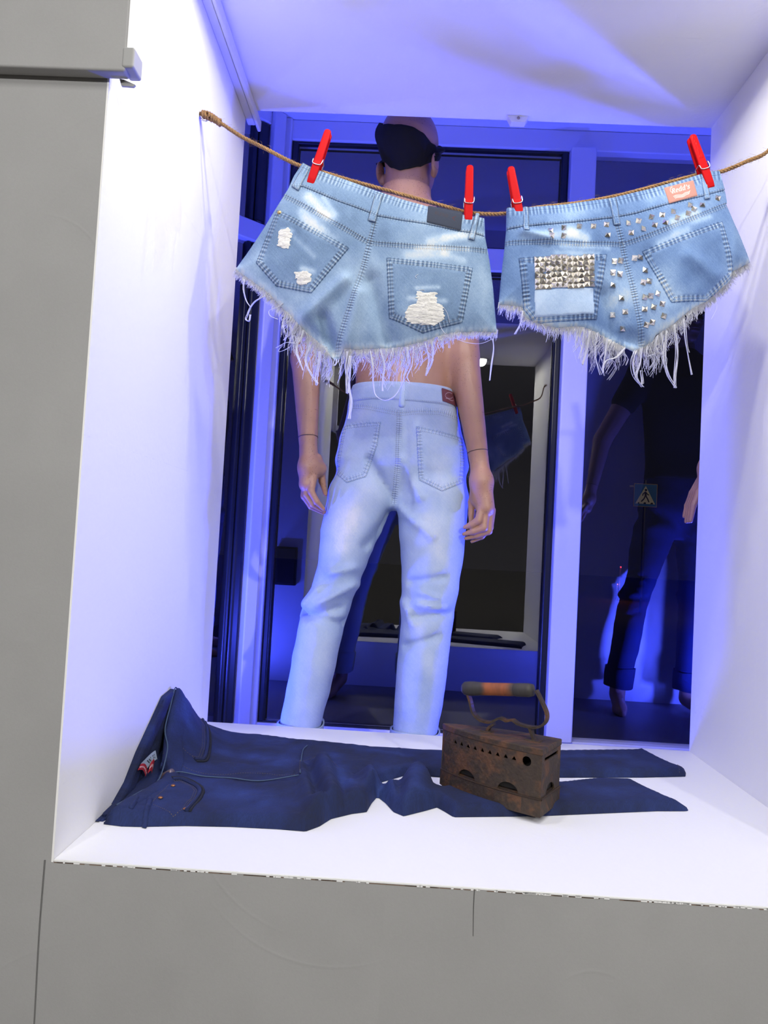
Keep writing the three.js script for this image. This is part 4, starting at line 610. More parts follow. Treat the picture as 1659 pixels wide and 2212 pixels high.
  for (const [a, fs] of [[armL, fingersL], [armR, fingersR]]) {
    const all = [a[2], ...fs.flat()], lo = [1e9, 1e9, 1e9], hi = [-1e9, -1e9, -1e9];
    for (const p of [a[1], a[3], ...fs.flat()]) for (let k = 0; k < 3; k++) { lo[k] = Math.min(lo[k], p[k] - 0.04); hi[k] = Math.max(hi[k], p[k] + 0.04); }
    const hand = (x, y, z) => { let f = smax(cap(x, y, z, a[1], a[2]), cap(x, y, z, a[2], a[3]), 0.018); f = smax(f, cap(x, y, z, a[2], a[4]), 0.014); for (const c of fs) { let q = -1; for (let i = 1; i < c.length; i++) q = smax(q, cap(x, y, z, c[i - 1], c[i]), 0.003); f = smax(f, q, 0.0035); } return f; };
    g.push(nets(hand, lo, hi, 0.003, uvs));
  }
  const t = thing('mannequin', S.label, 'mannequin', [dx, FLOOR, MZ]);
  const put = (geo) => geo.translate(0, -FLOOR, -MZ), loc = (x, y, z) => [x, y - FLOOR, z - MZ];
  mesh('body', put(join(g)), skin, t);
  const seamMat = std([0.11, 0.07, 0.05], 0.8);
  for (const a of [armL, armR]) { // the joint line where the forearm plugs in
    const A = V(a[0]).lerp(V(a[1]), 0.885), ax = V(a[1]).sub(V(a[0])).normalize(), rg = new THREE.TorusGeometry(lerp(a[0][3], a[1][3], 0.885) - 0.0001, 0.0009, 6, 48); rg.applyQuaternion(new THREE.Quaternion().setFromUnitVectors(new THREE.Vector3(0, 0, 1), ax)); rg.translate(A.x, A.y, A.z); mesh('joint_ring', put(rg), seamMat, t, 'dark seam round the forearm');
  }
  // blindfold band
  const band = (th) => { const d = th / D2; return [table([[-180, 2.52], [-110, 2.53], [-88, 2.534], [-72, 2.53], [-50, 2.505], [-20, 2.488], [0, 2.484], [22, 2.476], [45, 2.464], [70, 2.468], [92, 2.488], [115, 2.5], [180, 2.52]], d), table([[-180, 2.44], [-95, 2.436], [-75, 2.425], [-48, 2.397], [-20, 2.384], [0, 2.388], [35, 2.4], [60, 2.418], [80, 2.448], [95, 2.468], [125, 2.464], [180, 2.44]], d)]; };
  const NT = 120, NH = 14, pos = [], idx = [];
  const onHead = (th, y, off) => { let a = 0, b = 0.16; for (let k = 0; k < 22; k++) { const m = (a + b) / 2; head(hc[0] + Math.sin(th) * m, y, hc[2] + Math.cos(th) * m) > 0 ? (a = m) : (b = m); } const r = a + off; return loc(hc[0] + Math.sin(th) * r, y, hc[2] + Math.cos(th) * r); };
  for (const layer of [0, 1]) for (let i = 0; i <= NT; i++) for (let j = 0; j <= NH; j++) { const th = (i / NT * 2 - 1) * Math.PI, [tp, bt] = band(th), v = j / NH, d = th / D2, bulge = 0.012 * Math.exp(-(((d + 82) / 15) ** 2)) * sstep(0.3, 0.9, v) + 0.016 * Math.exp(-(((d - 84) / 16) ** 2)) * Math.sin(v * Math.PI); pos.push(...onHead(th, lerp(bt, tp, v), layer ? 0.001 : 0.0045 + 0.003 * Math.sin(v * Math.PI) + bulge + 0.0015 * (vn(th * 14, v * 5, 2) - 0.5))); }
  const W = NH + 1, M = (NT + 1) * W;
  for (let i = 0; i < NT; i++) { for (let j = 0; j < NH; j++) { const a = i * W + j, b = a + W; idx.push(a, b, a + 1, a + 1, b, b + 1, M + a, M + a + 1, M + b, M + a + 1, M + b + 1, M + b); } for (const j of [0, NH]) { const a = i * W + j, b = a + W; j ? idx.push(a, b, M + a, M + a, b, M + b) : idx.push(a, M + a, b, b, M + a, M + b); } }
  const bg = new THREE.BufferGeometry(); bg.setAttribute('position', new THREE.Float32BufferAttribute(pos, 3)); bg.setIndex(idx); bg.computeVertexNormals(); mesh('blindfold', bg, blackCloth, t, 'black cloth band tied round the head');
  // jeans with sub-parts that follow their back surface
  const tb = [-0.31, 0.76, 0.22, 1.84];
  const jg = nets(jeans, [-0.34, HEM - 0.02, -1.16], [0.24, WAIST + 0.02, -0.83], 0.0075, (x, y) => [(x - tb[0]) / (tb[2] - tb[0]), (y - tb[1]) / (tb[3] - tb[1])]);
  const jm = mesh('jeans', put(jg), S.denim(tb), t, S.jeansLabel);
  const zc = new Map(), surf = (x, y) => { const key = Math.round(x * 2000) * 100003 + Math.round(y * 2000); let v = zc.get(key); if (v === undefined) { let a = -0.99, b = -0.8; if (jeans(x, y, a) < 0) v = -0.99; else { for (let k = 0; k < 16; k++) { const m = (a + b) / 2; jeans(x, y, m) > 0 ? (a = m) : (b = m); } v = a; } zc.set(key, v); } return v; };
  const slab = (poly, th, r = 0.003) => sheet({ poly, cell: 0.0045, map: loc, tb, zf: (x, y, d) => surf(x, y) + th * (0.3 + 0.7 * Math.sqrt(clamp(d / r, 0, 1))), zb: (x, y) => surf(x, y) - 0.003 });
  const pl = [[-.1799,1.6803],[-.0766,1.6866],[-.0819,1.6276],[-.1077,1.5422],[-.1577,1.5237],[-.1947,1.5535],[-.1876,1.6223]], pr = [[.0174,1.6791],[.1443,1.6635],[.1509,1.6029],[.1503,1.5421],[.0937,1.5137],[.0319,1.5409],[.0247,1.6086]];
  const mats = jm.material;
  if (S.details) {
    mesh('pocket', slab(pl, 0.0022), mats, jm); mesh('pocket', slab(pr, 0.0022), mats, jm);
    const wl = [[-.1611,1.7795],[-.0847,1.7906],[-.0116,1.7929],[.0615,1.7916],[.1054,1.7876]], wl2 = [[-.1653,1.7461],[-.1068,1.749],[-.0312,1.7477],[.0395,1.7463],[.1197,1.7453]];
    mesh('waistband', slab([...wl, ...wl2.slice().reverse()], 0.0028), mats, jm);
    mesh('belt_loop', slab([[-.0314,1.7969],[-.0168,1.7976],[-.0156,1.7289],[-.0314,1.7281]], 0.006), mats, jm);
    mesh('belt_loop', slab([[-.1655,1.7485],[-.1601,1.7833],[-.1538,1.7811],[-.1562,1.7146],[-.1623,1.7143]], 0.005), mats, jm);
    const ptx = canvasTex(256, 128, (q, w, h) => { q.fillStyle = '#6e3a40'; q.fillRect(0, 0, w, h); q.strokeStyle = '#a88e98'; q.lineWidth = 6; q.beginPath(); q.ellipse(120, 52, 60, 26, -0.15, 0.3, 5.6); q.stroke(); q.beginPath(); q.moveTo(70, 86); q.bezierCurveTo(110, 70, 140, 104, 190, 84); q.stroke(); });
    const pp = [[.0797,1.7912],[.1224,1.7872],[.1267,1.7494],[.084,1.7546]]; mesh('brand_patch', sheet({ poly: pp, cell: 0.0025, map: loc, tb: bounds(pp), zf: (x, y) => surf(x, y) + 0.005, zb: (x, y) => surf(x, y) + 0.002 }), std(0xffffff, 0.6, { map: ptx }), jm, 'dull red waistband patch');
    const yk = [[-.1697,1.736],[-.1179,1.7287],[-.0686,1.7189],[-.0293,1.7123],[.0166,1.7194],[.0771,1.7237],[.1332,1.7166]], ct = [[-.0271,1.7161],[-.0262,1.6549],[-.0248,1.5817],[-.0276,1.5208],[-.03,1.4745]], sl = (l) => surf(...l) , lines = [yk, offsetLine(yk, -0.007), ct, offsetLine(ct, -0.007), closed(inset(pl, 0.002)), closed(inset(pl, 0.009)), closed(inset(pr, 0.002)), closed(inset(pr, 0.009)), offsetLine(wl2, 0.003)];
    mesh('stitching', stitchGeo(lines, (x, y) => surf(x, y) + 0.0024, loc, 0.0034, 0.0016, 0.0006, 0.0007), threadMat.pale, jm).userData.kind = 'stuff';
  }
  for (const [A, B] of [['a', 'b'], ['c', 'd']]) { // rolled cuffs
    const y0 = HEM - 0.004, y1 = 0.872, pos2 = [], id2 = [], n = 48, R = [[0.002, y0], [0.008, y0], [0.0095, (y0 + y1) / 2], [0.008, y1], [0.003, y1 + 0.001]];
    R.forEach(([off, y], k) => { for (let i = 0; i <= n; i++) { const w = i / n * 2 * Math.PI, yy = Math.max(y, HEM), c = (table(T[A], yy) + table(T[B], yy)) / 2, r = (table(T[B], yy) - table(T[A], yy)) / 2 + off, q = table(rz, yy) + off, e = 2 / 2.2, s = (v) => Math.sign(v) * Math.pow(Math.abs(v), e); pos2.push(...loc(c + s(Math.cos(w)) * r, y + 0.004 * Math.sin(w * 2 + k), table(cz, yy) + s(Math.sin(w)) * q)); } });
    for (let k = 0; k < R.length - 1; k++) for (let i = 0; i < n; i++) { const a = k * (n + 1) + i, b = a + n + 1; id2.push(a, b, a + 1, a + 1, b, b + 1); }
    const cg = new THREE.BufferGeometry(); cg.setAttribute('position', new THREE.Float32BufferAttribute(pos2, 3)); cg.setAttribute('uv', new THREE.Float32BufferAttribute(pos2.flatMap((v, i) => (i % 3 === 0 ? [(v - tb[0]) / 0.53, (pos2[i + 1] + FLOOR - tb[1]) / 1.08] : [])), 2)); cg.setIndex(id2); cg.computeVertexNormals(); mesh('cuff', cg, mats, jm);
  }
  if (S.shirt) { const sh = (x, y, z) => { let f = torso(x, y, z) + 0.012; for (const [s, a] of [[shoulderL, armL], [shoulderR, armR]]) { f = smax(f, cap(x, y, z, [s[0] * 0.6, 2.235, -1, 0.066], [s[0], s[1], s[2], 0.068]), 0.03); f = smax(f, cap(x, y, z, [s[0], s[1], s[2], 0.066], [lerp(s[0], a[0][0], 0.45), lerp(s[1], a[0][1], 0.45), lerp(s[2], a[0][2], 0.45), 0.06]), 0.02); } return Math.min(f, y - 1.70, 2.33 - y); }; mesh('shirt', put(nets(sh, [-0.4, 1.68, -1.16], [0.34, 2.35, -0.84], 0.011)), blackCloth, t, 'black top'); }
  const stand = new THREE.CylinderGeometry(0.16, 0.165, 0.008, 40); stand.translate(0, 0.004, -0.02);
  return t;
}
const A4 = (p, r) => p.map((q, i) => [...q, r[i]]);
// arms: elbow, wrist, knuckle row, palm, joint line
{
  const L = A4([[-.2948,1.866,-.985],[-.2679,1.6137,-.94],[-.2611,1.5606,-.93],[-.2627,1.5155,-.925],[-.2349,1.5605,-.94],[-.2728,1.6429,-.945]], [0.041, 0.0245, 0.026, 0.023, 0.02, 0.0258]);
  const R = A4([[.137,1.8917,-.98],[.1903,1.5894,-.925],[.1963,1.5458,-.915],[.2087,1.4779,-.91],[.1922,1.4998,-.925],[.1708,1.6222,-.93]], [0.043, 0.0255, 0.027, 0.025, 0.022, 0.0268]);
  const fL = [A4([[-.2479,1.5351,-.915],[-.2492,1.495,-.905],[-.233,1.469,-.905],[-.2148,1.4509,-.915]], [0.011, 0.0095, 0.0085, 0.0055]), A4([[-.261,1.5279,-.925],[-.263,1.488,-.92],[-.2442,1.4619,-.92],[-.2199,1.4477,-.93]], [0.011, 0.0095, 0.0085, 0.0055]), A4([[-.2701,1.5238,-.94],[-.2715,1.4839,-.94],[-.2513,1.4577,-.94],[-.2187,1.4423,-.945]], [0.011, 0.0095, 0.0085, 0.0055]), A4([[-.2723,1.5275,-.955],[-.2703,1.4877,-.958],[-.2497,1.4575,-.958],[-.2154,1.4444,-.96]], [0.010, 0.0085, 0.0075, 0.005]), A4([[-.2438,1.5849,-.94],[-.2309,1.5592,-.95],[-.2271,1.5273,-.955],[-.2169,1.4931,-.96]], [0.016, 0.012, 0.0095, 0.006])];
  const fR = [A4([[.1982,1.4744,-.9],[.192,1.4425,-.895],[.1739,1.4297,-.9],[.1578,1.4229,-.905]], [0.0115, 0.0105, 0.009, 0.0055]), A4([[.2096,1.4728,-.905],[.2066,1.4242,-.9],[.1799,1.4132,-.905],[.1566,1.4048,-.91]], [0.0115, 0.0105, 0.009, 0.005]), A4([[.2215,1.474,-.915],[.2203,1.4167,-.912],[.191,1.4043,-.915],[.1628,1.3943,-.92]], [0.0115, 0.0105, 0.009, 0.005]), A4([[.2294,1.4727,-.93],[.2255,1.4259,-.93],[.2048,1.4016,-.93],[.1799,1.3868,-.93]], [0.010, 0.0095, 0.008, 0.0045]), A4([[.1836,1.5264,-.925],[.1765,1.491,-.935],[.1767,1.4603,-.935],[.1766,1.4282,-.93]], [0.014, 0.0115, 0.0095, 0.006])];
  const paleFades = () => fade([[-.1393,1.4307,0.03,0.5],[-.1596,1.3562],[-.1067,1.506,0.04,0.24],[-.163,1.4172],[.0686,1.4295,0.03,0.3],[.0972,1.3457],[.0787,1.5893,0.03,0.22],[.0873,1.5406],[-.1059,1.7157,0.02,0.2],[-.1305,1.7145],[.046,1.1612,0.02,0.16],[.0884,1.0433],[-.1931,1.0872,0.03,0.12],[-.2018,1.0264],[.0896,1.7378,0.02,0.2],[.1269,1.7273],[-.1652,1.5644,0.02,0.12],[-.1012,1.6294]]);
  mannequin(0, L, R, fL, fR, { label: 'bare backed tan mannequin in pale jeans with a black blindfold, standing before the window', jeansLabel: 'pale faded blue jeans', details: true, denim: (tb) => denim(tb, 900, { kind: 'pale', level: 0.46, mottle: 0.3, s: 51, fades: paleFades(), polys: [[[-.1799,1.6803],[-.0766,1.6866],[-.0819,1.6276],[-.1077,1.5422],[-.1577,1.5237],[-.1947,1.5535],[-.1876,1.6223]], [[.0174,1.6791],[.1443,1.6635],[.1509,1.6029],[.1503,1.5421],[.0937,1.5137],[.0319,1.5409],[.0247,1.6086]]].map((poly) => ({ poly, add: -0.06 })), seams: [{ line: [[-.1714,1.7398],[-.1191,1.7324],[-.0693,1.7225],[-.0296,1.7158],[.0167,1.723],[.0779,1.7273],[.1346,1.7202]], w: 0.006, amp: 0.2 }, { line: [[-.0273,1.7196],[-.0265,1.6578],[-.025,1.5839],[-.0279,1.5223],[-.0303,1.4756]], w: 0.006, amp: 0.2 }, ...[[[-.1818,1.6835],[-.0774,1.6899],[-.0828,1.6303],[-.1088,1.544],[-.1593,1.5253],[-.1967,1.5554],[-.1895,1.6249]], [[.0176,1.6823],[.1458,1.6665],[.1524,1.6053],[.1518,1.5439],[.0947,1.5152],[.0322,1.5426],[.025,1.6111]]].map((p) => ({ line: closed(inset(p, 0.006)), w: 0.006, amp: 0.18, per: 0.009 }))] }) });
  const L2 = [[-0.375, 1.9, -1.0, 0.041], [-0.425, 1.66, -1.03, 0.0255], [-0.43, 1.625, -1.03, 0.026], [-0.44, 1.58, -1.03, 0.023], [-0.43, 1.6, -1.01, 0.02], [-0.42, 1.685, -1.027, 0.0268]];
  const q = (x, y, z, r) => [x, y, z, r], f2 = [0, 1, 2, 3].map((k) => [q(-0.445, 1.595, -1.005 - k * 0.015, 0.011), q(-0.468, 1.555, -1.0 - k * 0.015, 0.0095), q(-0.480, 1.52, -1.0 - k * 0.015, 0.0085), q(-0.487, 1.475 + (k === 3 ? 0.015 : 0), -1.0 - k * 0.015, 0.006)]); f2.push([q(-0.43, 1.62, -1.0, 0.015), q(-0.43, 1.58, -0.985, 0.011), q(-0.44, 1.55, -0.98, 0.009), q(-0.45, 1.525, -0.98, 0.006)]);
  mannequin(1.262, L2, R, f2, fR, { label: 'mannequin in black top and dark jeans behind the right jamb, mirrored in the glass', jeansLabel: 'dark blue jeans', shirt: true, denim: (tb) => denim(tb, 300, { kind: 'dark', level: 0.3, s: 61 }) });
}
/* ------------------------------------------------------------------ dark jeans laid along the sill */
{
  const A = [[-0.76, 0.0], [-0.70, 0.012], [-0.66, 0.03], [-0.60, 0.066], [-0.55, 0.105], [-0.50, 0.134], [-0.46, 0.112], [-0.42, 0.08], [-0.38, 0.055], [-0.33, 0.034], [-0.27, 0.022], [-0.2, 0.013], [-0.1, 0.004]];
  const lift = (x, z) => table(A, z) * Math.exp(-(((x + 0.462) / 0.062) ** 2) * 0.8 - Math.max(0, x + 0.45) * 5);
  // folds of the near leg: crest lines x0,z0,x1,z1,width,height
  const F = [[-.1451,-.4611],[-.0872,-.1537],[-.0776,-.326],[-.0543,-.1961],[-.04,-.396],[-.0364,-.277],[-.0051,-.3406],[.0084,-.201],[.0514,-.4457],[.03,-.2116],[.0757,-.4082],[.0884,-.2223],[-.2298,-.2695],[-.1381,-.1917],[-.3919,-.4736],[-.2968,-.4278]].reduce((o, p, i, a) => (i % 2 ? o : [...o, [...p, ...a[i + 1], [0.042, 0.03, 0.028, 0.028, 0.034, 0.028, 0.03, 0.03][i / 2], [0.040, 0.026, 0.038, 0.03, 0.03, 0.014, 0.006, 0.008][i / 2]]]), []);
  const C = [[-.196,-.6048],[-.1191,-.235],[-.1188,-.4873],[-.0745,-.2206],[-.0609,-.4674],[-.0442,-.2535],[-.0245,-.4379],[-.0123,-.3206],[.021,-.4473],[.0134,-.2526]].reduce((o, p, i, a) => (i % 2 ? o : [...o, [...p, ...a[i + 1], 0.012, [-0.034, -0.018, -0.012, -0.026, -0.018][i / 2]]]), []);
  const folds = (x, z) => { let h = 0; for (const f of F) { const [d] = segD(x, z, f[0], f[1], f[2], f[3]); h = smax(h, f[5] * Math.exp(-Math.pow(d / (1.12 * f[4]), 2.8)), 0.012); } for (const f of C) { const [d] = segD(x, z, f[0], f[1], f[2], f[3]); h += f[5] * 0.8 * Math.exp(-((d / f[4]) ** 2)); } return Math.max(-0.006, h - 0.004) + 0.009 * (fbm(x * 16, z * 22, 5, 3) - 0.42) * (1 - 0.8 * sstep(0.06, 0.11, x)); };
  const near = [...[[-.4507,-.135],[-.4201,-.1304],[-.393,-.1331],[-.3239,-.149],[-.2514,-.1576],[-.1772,-.1605],[-.1321,-.1583],[-.1125,-.1837],[-.097,-.22],[-.0639,-.2501],[-.039,-.2637],[-.0321,-.3099],[-.0233,-.3467],[-.0072,-.3145],[.0076,-.2721],[.0254,-.2549],[.0647,-.2894],[.0853,-.3098],[.0991,-.2887],[.1122,-.266],[.1945,-.2829],[.2618,-.2972],[.3853,-.3334],[.496,-.3655],[.5635,-.3777]], ...[[.5512,-.3828],[.5316,-.4157],[.5083,-.4725],[.4933,-.5142],[.422,-.5121],[.3421,-.4687],[.2129,-.4312],[.1074,-.4017]], ...[[.0902,-.3765],[.0819,-.4305],[.0548,-.4784],[.0041,-.4203],[-.0133,-.3957],[-.0354,-.415],[-.0928,-.4465],[-.136,-.4631],[-.1795,-.4535]], ...[[-.2628,-.4457],[-.3634,-.44]], [-0.425, -0.36], [-0.42, -0.30], [-0.432, -0.24], [-0.446, -0.172]];
  const far = [...[[-.4328,-.3528],[-.3966,-.3345],[-.3469,-.3419],[-.2955,-.344],[-.2435,-.3434],[-.1722,-.3636],[-.1759,-.4503],[-.1306,-.4163],[-.0401,-.4082]], ...[[.0326,-.4916],[.0985,-.4895],[.2229,-.5091],[.3572,-.5402],[.5369,-.5775],[.636,-.6048]], ...[[.6452,-.6271],[.6298,-.6519],[.615,-.6926],[.5973,-.7835],[.573,-.7614],[.3932,-.7124],[.243,-.6667],[.1112,-.6483],[-.0494,-.6347],[-.1978,-.6596],[-.3087,-.6871],[-.3718,-.6803],[-.4409,-.698],[-.4775,-.7433]], [-0.456, -0.69], [-0.457, -0.61], [-0.458, -0.56], [-0.457, -0.50], [-0.452, -0.455], [-0.446, -0.41], [-0.432, -0.36], [-0.424, -0.33]];
  const t = thing('dark_jeans', 'dark blue jeans laid flat along the white sill, waist propped against the left jamb', 'jeans', [0, YS, -0.45]);
  const bb = [-0.48, -0.86, 0.7, -0.1], loc = (x, z, h) => [x, h - YS, z + 0.45];
  const ed = (d, w) => Math.sqrt(clamp(d / w, 0, 1));
  const hN = (x, z, d) => YS + 0.0015 + (0.013 + 0.7 * lift(x, z) + folds(x, z)) * ed(d, 0.014), hF = (x, z, d) => YS + 0.003 + lift(x, z) + (0.014 + 0.4 * Math.max(0, folds(x, z)) * (x < 0.02 && x > -0.2 ? 1 : 0.3) + 0.004 * (fbm(x * 12, z * 20, 8, 3) - 0.4) * (1 - 0.6 * sstep(0.06, 0.11, x))) * ed(d, 0.011);
  const nearD = (x, z) => polyD(near, x, z), farD = (x, z) => polyD(far, x, z);
  const fl = (l) => fade(l);
  const wash = [[-.3559,-.4866,0.03,0.24],[-.2737,-.5047],[-.226,-.4497,0.02,0.16],[-.209,-.5905],[-.273,-.2492,0.04,0.16],[-.1792,-.2669],[-.1232,-.5377,0.02,0.3],[-.0811,-.3101],[-.0205,-.3745,0.018,0.3],[-.0092,-.2748],[.0501,-.4166,0.02,0.24],[.0482,-.3097],[.2576,-.6213,0.02,0.16],[.5277,-.6806],[.4067,-.4168,0.03,0.14],[.4962,-.4205],[-.4471,-.5361,0.015,0.25],[-.4188,-.4729],[.033,-.572,0.014,0.2],[-.0473,-.5901]];
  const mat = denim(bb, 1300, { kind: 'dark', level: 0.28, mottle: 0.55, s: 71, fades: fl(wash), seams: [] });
  const gN = sheet({ dist: nearD, bb, cell: 0.005, tb: bb, flip: true, zf: hN, zb: (x, z, d) => YS + 0.0006, map: loc });
  const gF = sheet({ dist: farD, bb, cell: 0.005, tb: bb, flip: true, zf: hF, zb: (x, z, d) => YS + 0.0005 + lift(x, z) * 0.9, map: loc });
  mesh('waist_inside', sheet({ poly: [[-0.464, -0.56], [-0.464, -0.158], [-0.440, -0.165], [-0.424, -0.24], [-0.412, -0.30], [-0.417, -0.36], [-0.437, -0.43], [-0.452, -0.52]], bb, cell: 0.005, tb: bb, flip: true, zf: (x, z, d) => YS + 0.003 + 0.35 * lift(x, z), zb: () => YS + 0.0005, map: loc }), mat, t);
  mesh('near_leg', gN, mat, t); mesh('far_leg', gF, mat, t);
  const top = (x, z) => Math.max(nearD(x, z) > 0 ? hN(x, z, nearD(x, z)) : 0, farD(x, z) > 0 ? hF(x, z, farD(x, z)) : 0, YS + 0.002);
  // back of the waist standing against the jamb, its inside showing
  const bw = [[-.1558,.8919],[-.2098,.9076],[-.2595,.9268],[-.3099,.9653],[-.3784,1.0037],[-.4408,1.0396],[-.5007,1.044],[-.5644,1.0083],[-.6152,.9695]].map(([z, y]) => [-z, y]); // seen from +x: -z runs to the right
  const back = [...bw, [0.62, 0.915], [0.14, 0.902]];
  mesh('waist_back', sheet({ poly: back, cell: 0.005, tb: [0.1, 0.88, 0.7, 1.06], zf: (u, y, d) => -0.4615 + 0.004 * ed(d, 0.006) + 0.004 * vn(u * 40, y * 60, 3), zb: () => -0.4665, map: (u, y, x) => [x, y - YS, -u + 0.45] }), mat, t);
  mesh('waistband', sheet({ dist: (u, y) => Math.min(polyD(back, u, y), 0.03 - lineD(bw, u, y)), bb: bounds(back, 0.005), cell: 0.004, tb: [0.1, 0.88, 0.7, 1.06], zf: (u, y, d) => -0.456 + 0.003 * ed(d, 0.004), zb: () => -0.46, map: (u, y, x) => [x, y - YS, -u + 0.45] }), mat, t);
  const wl = [[-0.446, -0.172], [-0.432, -0.24], [-0.42, -0.30], [-0.425, -0.36], [-0.432, -0.385], [-0.446, -0.41], [-0.452, -0.455], [-0.457, -0.50], [-0.458, -0.53]];
  mesh('waistband', sheet({ dist: (x, z) => Math.min(0.034 - lineD(wl, x, z), Math.max(nearD(x, z), farD(x, z)) - 0.001), bb, cell: 0.0035, tb: bb, flip: true, zf: (x, z, d) => top(x, z) + 0.0022 * ed(d, 0.003), zb: (x, z) => top(x, z) - 0.003, map: loc }), mat, t);
  // pocket mouths: a raised hem, dark inside edge; belt loops
  const onTop = (l, e = 0.001) => l.map(([x, z]) => [x, top(x, z) - YS + e, z + 0.45]);
  const m1 = [[-.4252,-.6189],[-.3957,-.5458],[-.3733,-.4606],[-.3695,-.4182],[-.3816,-.4028]], m2 = [[-.3912,-.2964],[-.3776,-.307],[-.3483,-.2867],[-.3318,-.2597],[-.3281,-.2315],[-.3273,-.1626]];
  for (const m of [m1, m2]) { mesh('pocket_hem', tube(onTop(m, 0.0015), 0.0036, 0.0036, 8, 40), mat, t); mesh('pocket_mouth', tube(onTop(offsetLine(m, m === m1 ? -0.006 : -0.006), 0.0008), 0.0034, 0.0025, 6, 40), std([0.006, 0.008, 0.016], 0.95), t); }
  for (const l of [[[-.4042,-.203],[-.3873,-.1299],[-.3791,-.1274],[-.3947,-.2003]], [[-.4243,-.204],[-.4166,-.1488],[-.4088,-.144],[-.4139,-.1924]]]) mesh('belt_loop', sheet({ poly: l, cell: 0.003, tb: bb, zf: (x, z, d) => top(x, z) + 0.003 * ed(d, 0.002) + 0.001, zb: (x, z) => top(x, z) - 0.001, map: loc }), mat, t);
  const cop = std([0.36, 0.16, 0.06], 0.45, { metalness: 0.8 });
  for (const [x, z] of [...[[-.3809,-.2658],[-.4331,-.6418],[-.4557,-.4369]], ...[[-.3842,-.2078],[-.3306,-.1691]]]) { const g = new THREE.LatheGeometry([[0, 0.002], [0.002, 0.002], [0.0035, 0.001], [0.0042, 0]].map(([a, b]) => new THREE.Vector2(a, b)), 14); g.translate(...loc(x, z, top(x, z) + 0.0012)); mesh('rivet', g, cop, t); }
  const bl = [[-.421,-.3337],[-.3999,-.321],[-.3886,-.329]]; mesh('button', tube(onTop(bl.slice(0, 2), 0.003), 0.007, 0.006, 10), std([0.3, 0.24, 0.22], 0.4, { metalness: 0.7 }), t);
  const sl = [[[-.4383,-.3703],[-.386,-.3578],[-.3416,-.3554],[-.2843,-.3731],[-.2148,-.3788],[-.1749,-.3841]], [[-.1741,-.3785],[-.183,-.4558],[-.1919,-.5568]], offsetLine(m1, 0.005), offsetLine(m1, 0.009), offsetLine(m2, 0.005), offsetLine(m2, 0.009), [[-.4485,-.4137],[-.4192,-.4073],[-.3833,-.4088]], [[-.1812,-.4867],[-.1609,-.5157],[-.1302,-.5085],[-.1013,-.4383]], [[-.0044,-.3916],[.0221,-.4489],[.0501,-.4774]], offsetLine(wl, 0.03), offsetLine(wl, 0.004), [[.1095,-.2362],[.2554,-.2647],[.3767,-.3027],[.4851,-.3344],[.5296,-.3426]], [[.5372,-.4114],[.5305,-.354]], [[.6315,-.6452],[.6219,-.6018]], [[-.3877,-.181],[-.3439,-.1507],[-.3314,-.1718]], [[-.3904,-.1218],[-.392,-.1922],[-.3892,-.2698]]];
  mesh('stitching', stitchGeo(sl.map((l) => l.filter(([x, z]) => Math.max(nearD(x, z), farD(x, z)) > -0.01)), (x, z) => top(x, z) + 0.0006, loc, 0.003, 0.0016, 0.0006, 0.0007), threadMat.dark, t).userData.kind = 'stuff';
  const pale = mesh('seam_edge', [tube(onTop([[-.4307,-.3459],[-.3947,-.3276],[-.3452,-.335],[-.2941,-.3371],[-.2424,-.3365],[-.1723,-.3565]], 0.002), 0.0012, 0.0012, 6, 60), tube(onTop([[-.1705,-.3625],[-.1813,-.4547],[-.1906,-.5679],[-.1867,-.5994]], 0.002), 0.0014, 0.0012, 6, 40)], std([0.045, 0.075, 0.13], 0.9), t);
  mesh('seam_edge', tube(wl.map(([x, z]) => [x + 0.001, top(x + 0.004, z) - YS + 0.003, z + 0.45]), 0.0014, 0.0014, 6, 60), pale.material, t);
  // care label inside the waist
  const tag1 = canvasTex(256, 96, (g, w, h) => { g.fillStyle = '#b9c9d6'; g.fillRect(0, 0, w, h); g.fillStyle = '#1d2530'; g.font = 'italic bold 60px serif'; g.textBaseline = 'middle'; g.fillText('W 32', 40, 50); });
  const tag2 = canvasTex(128, 96, (g, w, h) => { g.fillStyle = '#a8202c'; g.fillRect(0, 0, w, h); g.fillStyle = '#f0d8d8'; g.font = 'bold 34px sans-serif'; g.textBaseline = 'middle'; g.fillText('WOMEN', 4, 50); });
  const lab = (a, bend, tex, nm, lb) => { const q = new THREE.PlaneGeometry(1, 1, 8, 2), p = q.attributes.position; for (let i = 0; i < p.count; i++) { const u = p.getX(i) + 0.5, v = p.getY(i) + 0.5, x = [0, 1, 2].map((k) => lerp(lerp(a[0][k], a[1][k], u), lerp(a[3][k], a[2][k], u), v)); p.setXYZ(i, x[0] + bend * Math.sin(u * Math.PI), x[1] - YS + 0.006 * Math.sin(u * Math.PI), x[2] + 0.45); } q.computeVertexNormals(); mesh(nm, q, std(0xffffff, 0.7, { map: tex, side: THREE.DoubleSide }), t, lb); };
  const T4 = [[-.3182,.9329],[-.3804,.934],[-.3654,.9546],[-.2851,.9524]].map(([z, y]) => [-0.447, y, z]), R4 = [[-.2676,.9461],[-.3131,.9211],[-.3242,.9278],[-.2826,.9531]].map(([z, y]) => [-0.446, y, z]), R5 = [[-.3113,.9271],[-.3357,.9198],[-.3475,.9385],[-.3258,.9429]].map(([z, y]) => [-0.442, y, z]);
  lab(T4, 0.004, tag1, 'size_label', 'white size label with dark print'); lab(R4, 0.002, tag2, 'red_label', 'red label end with white letters'); lab(R5, 0.002, tag2, 'red_label', 'red label end with white letters');
}
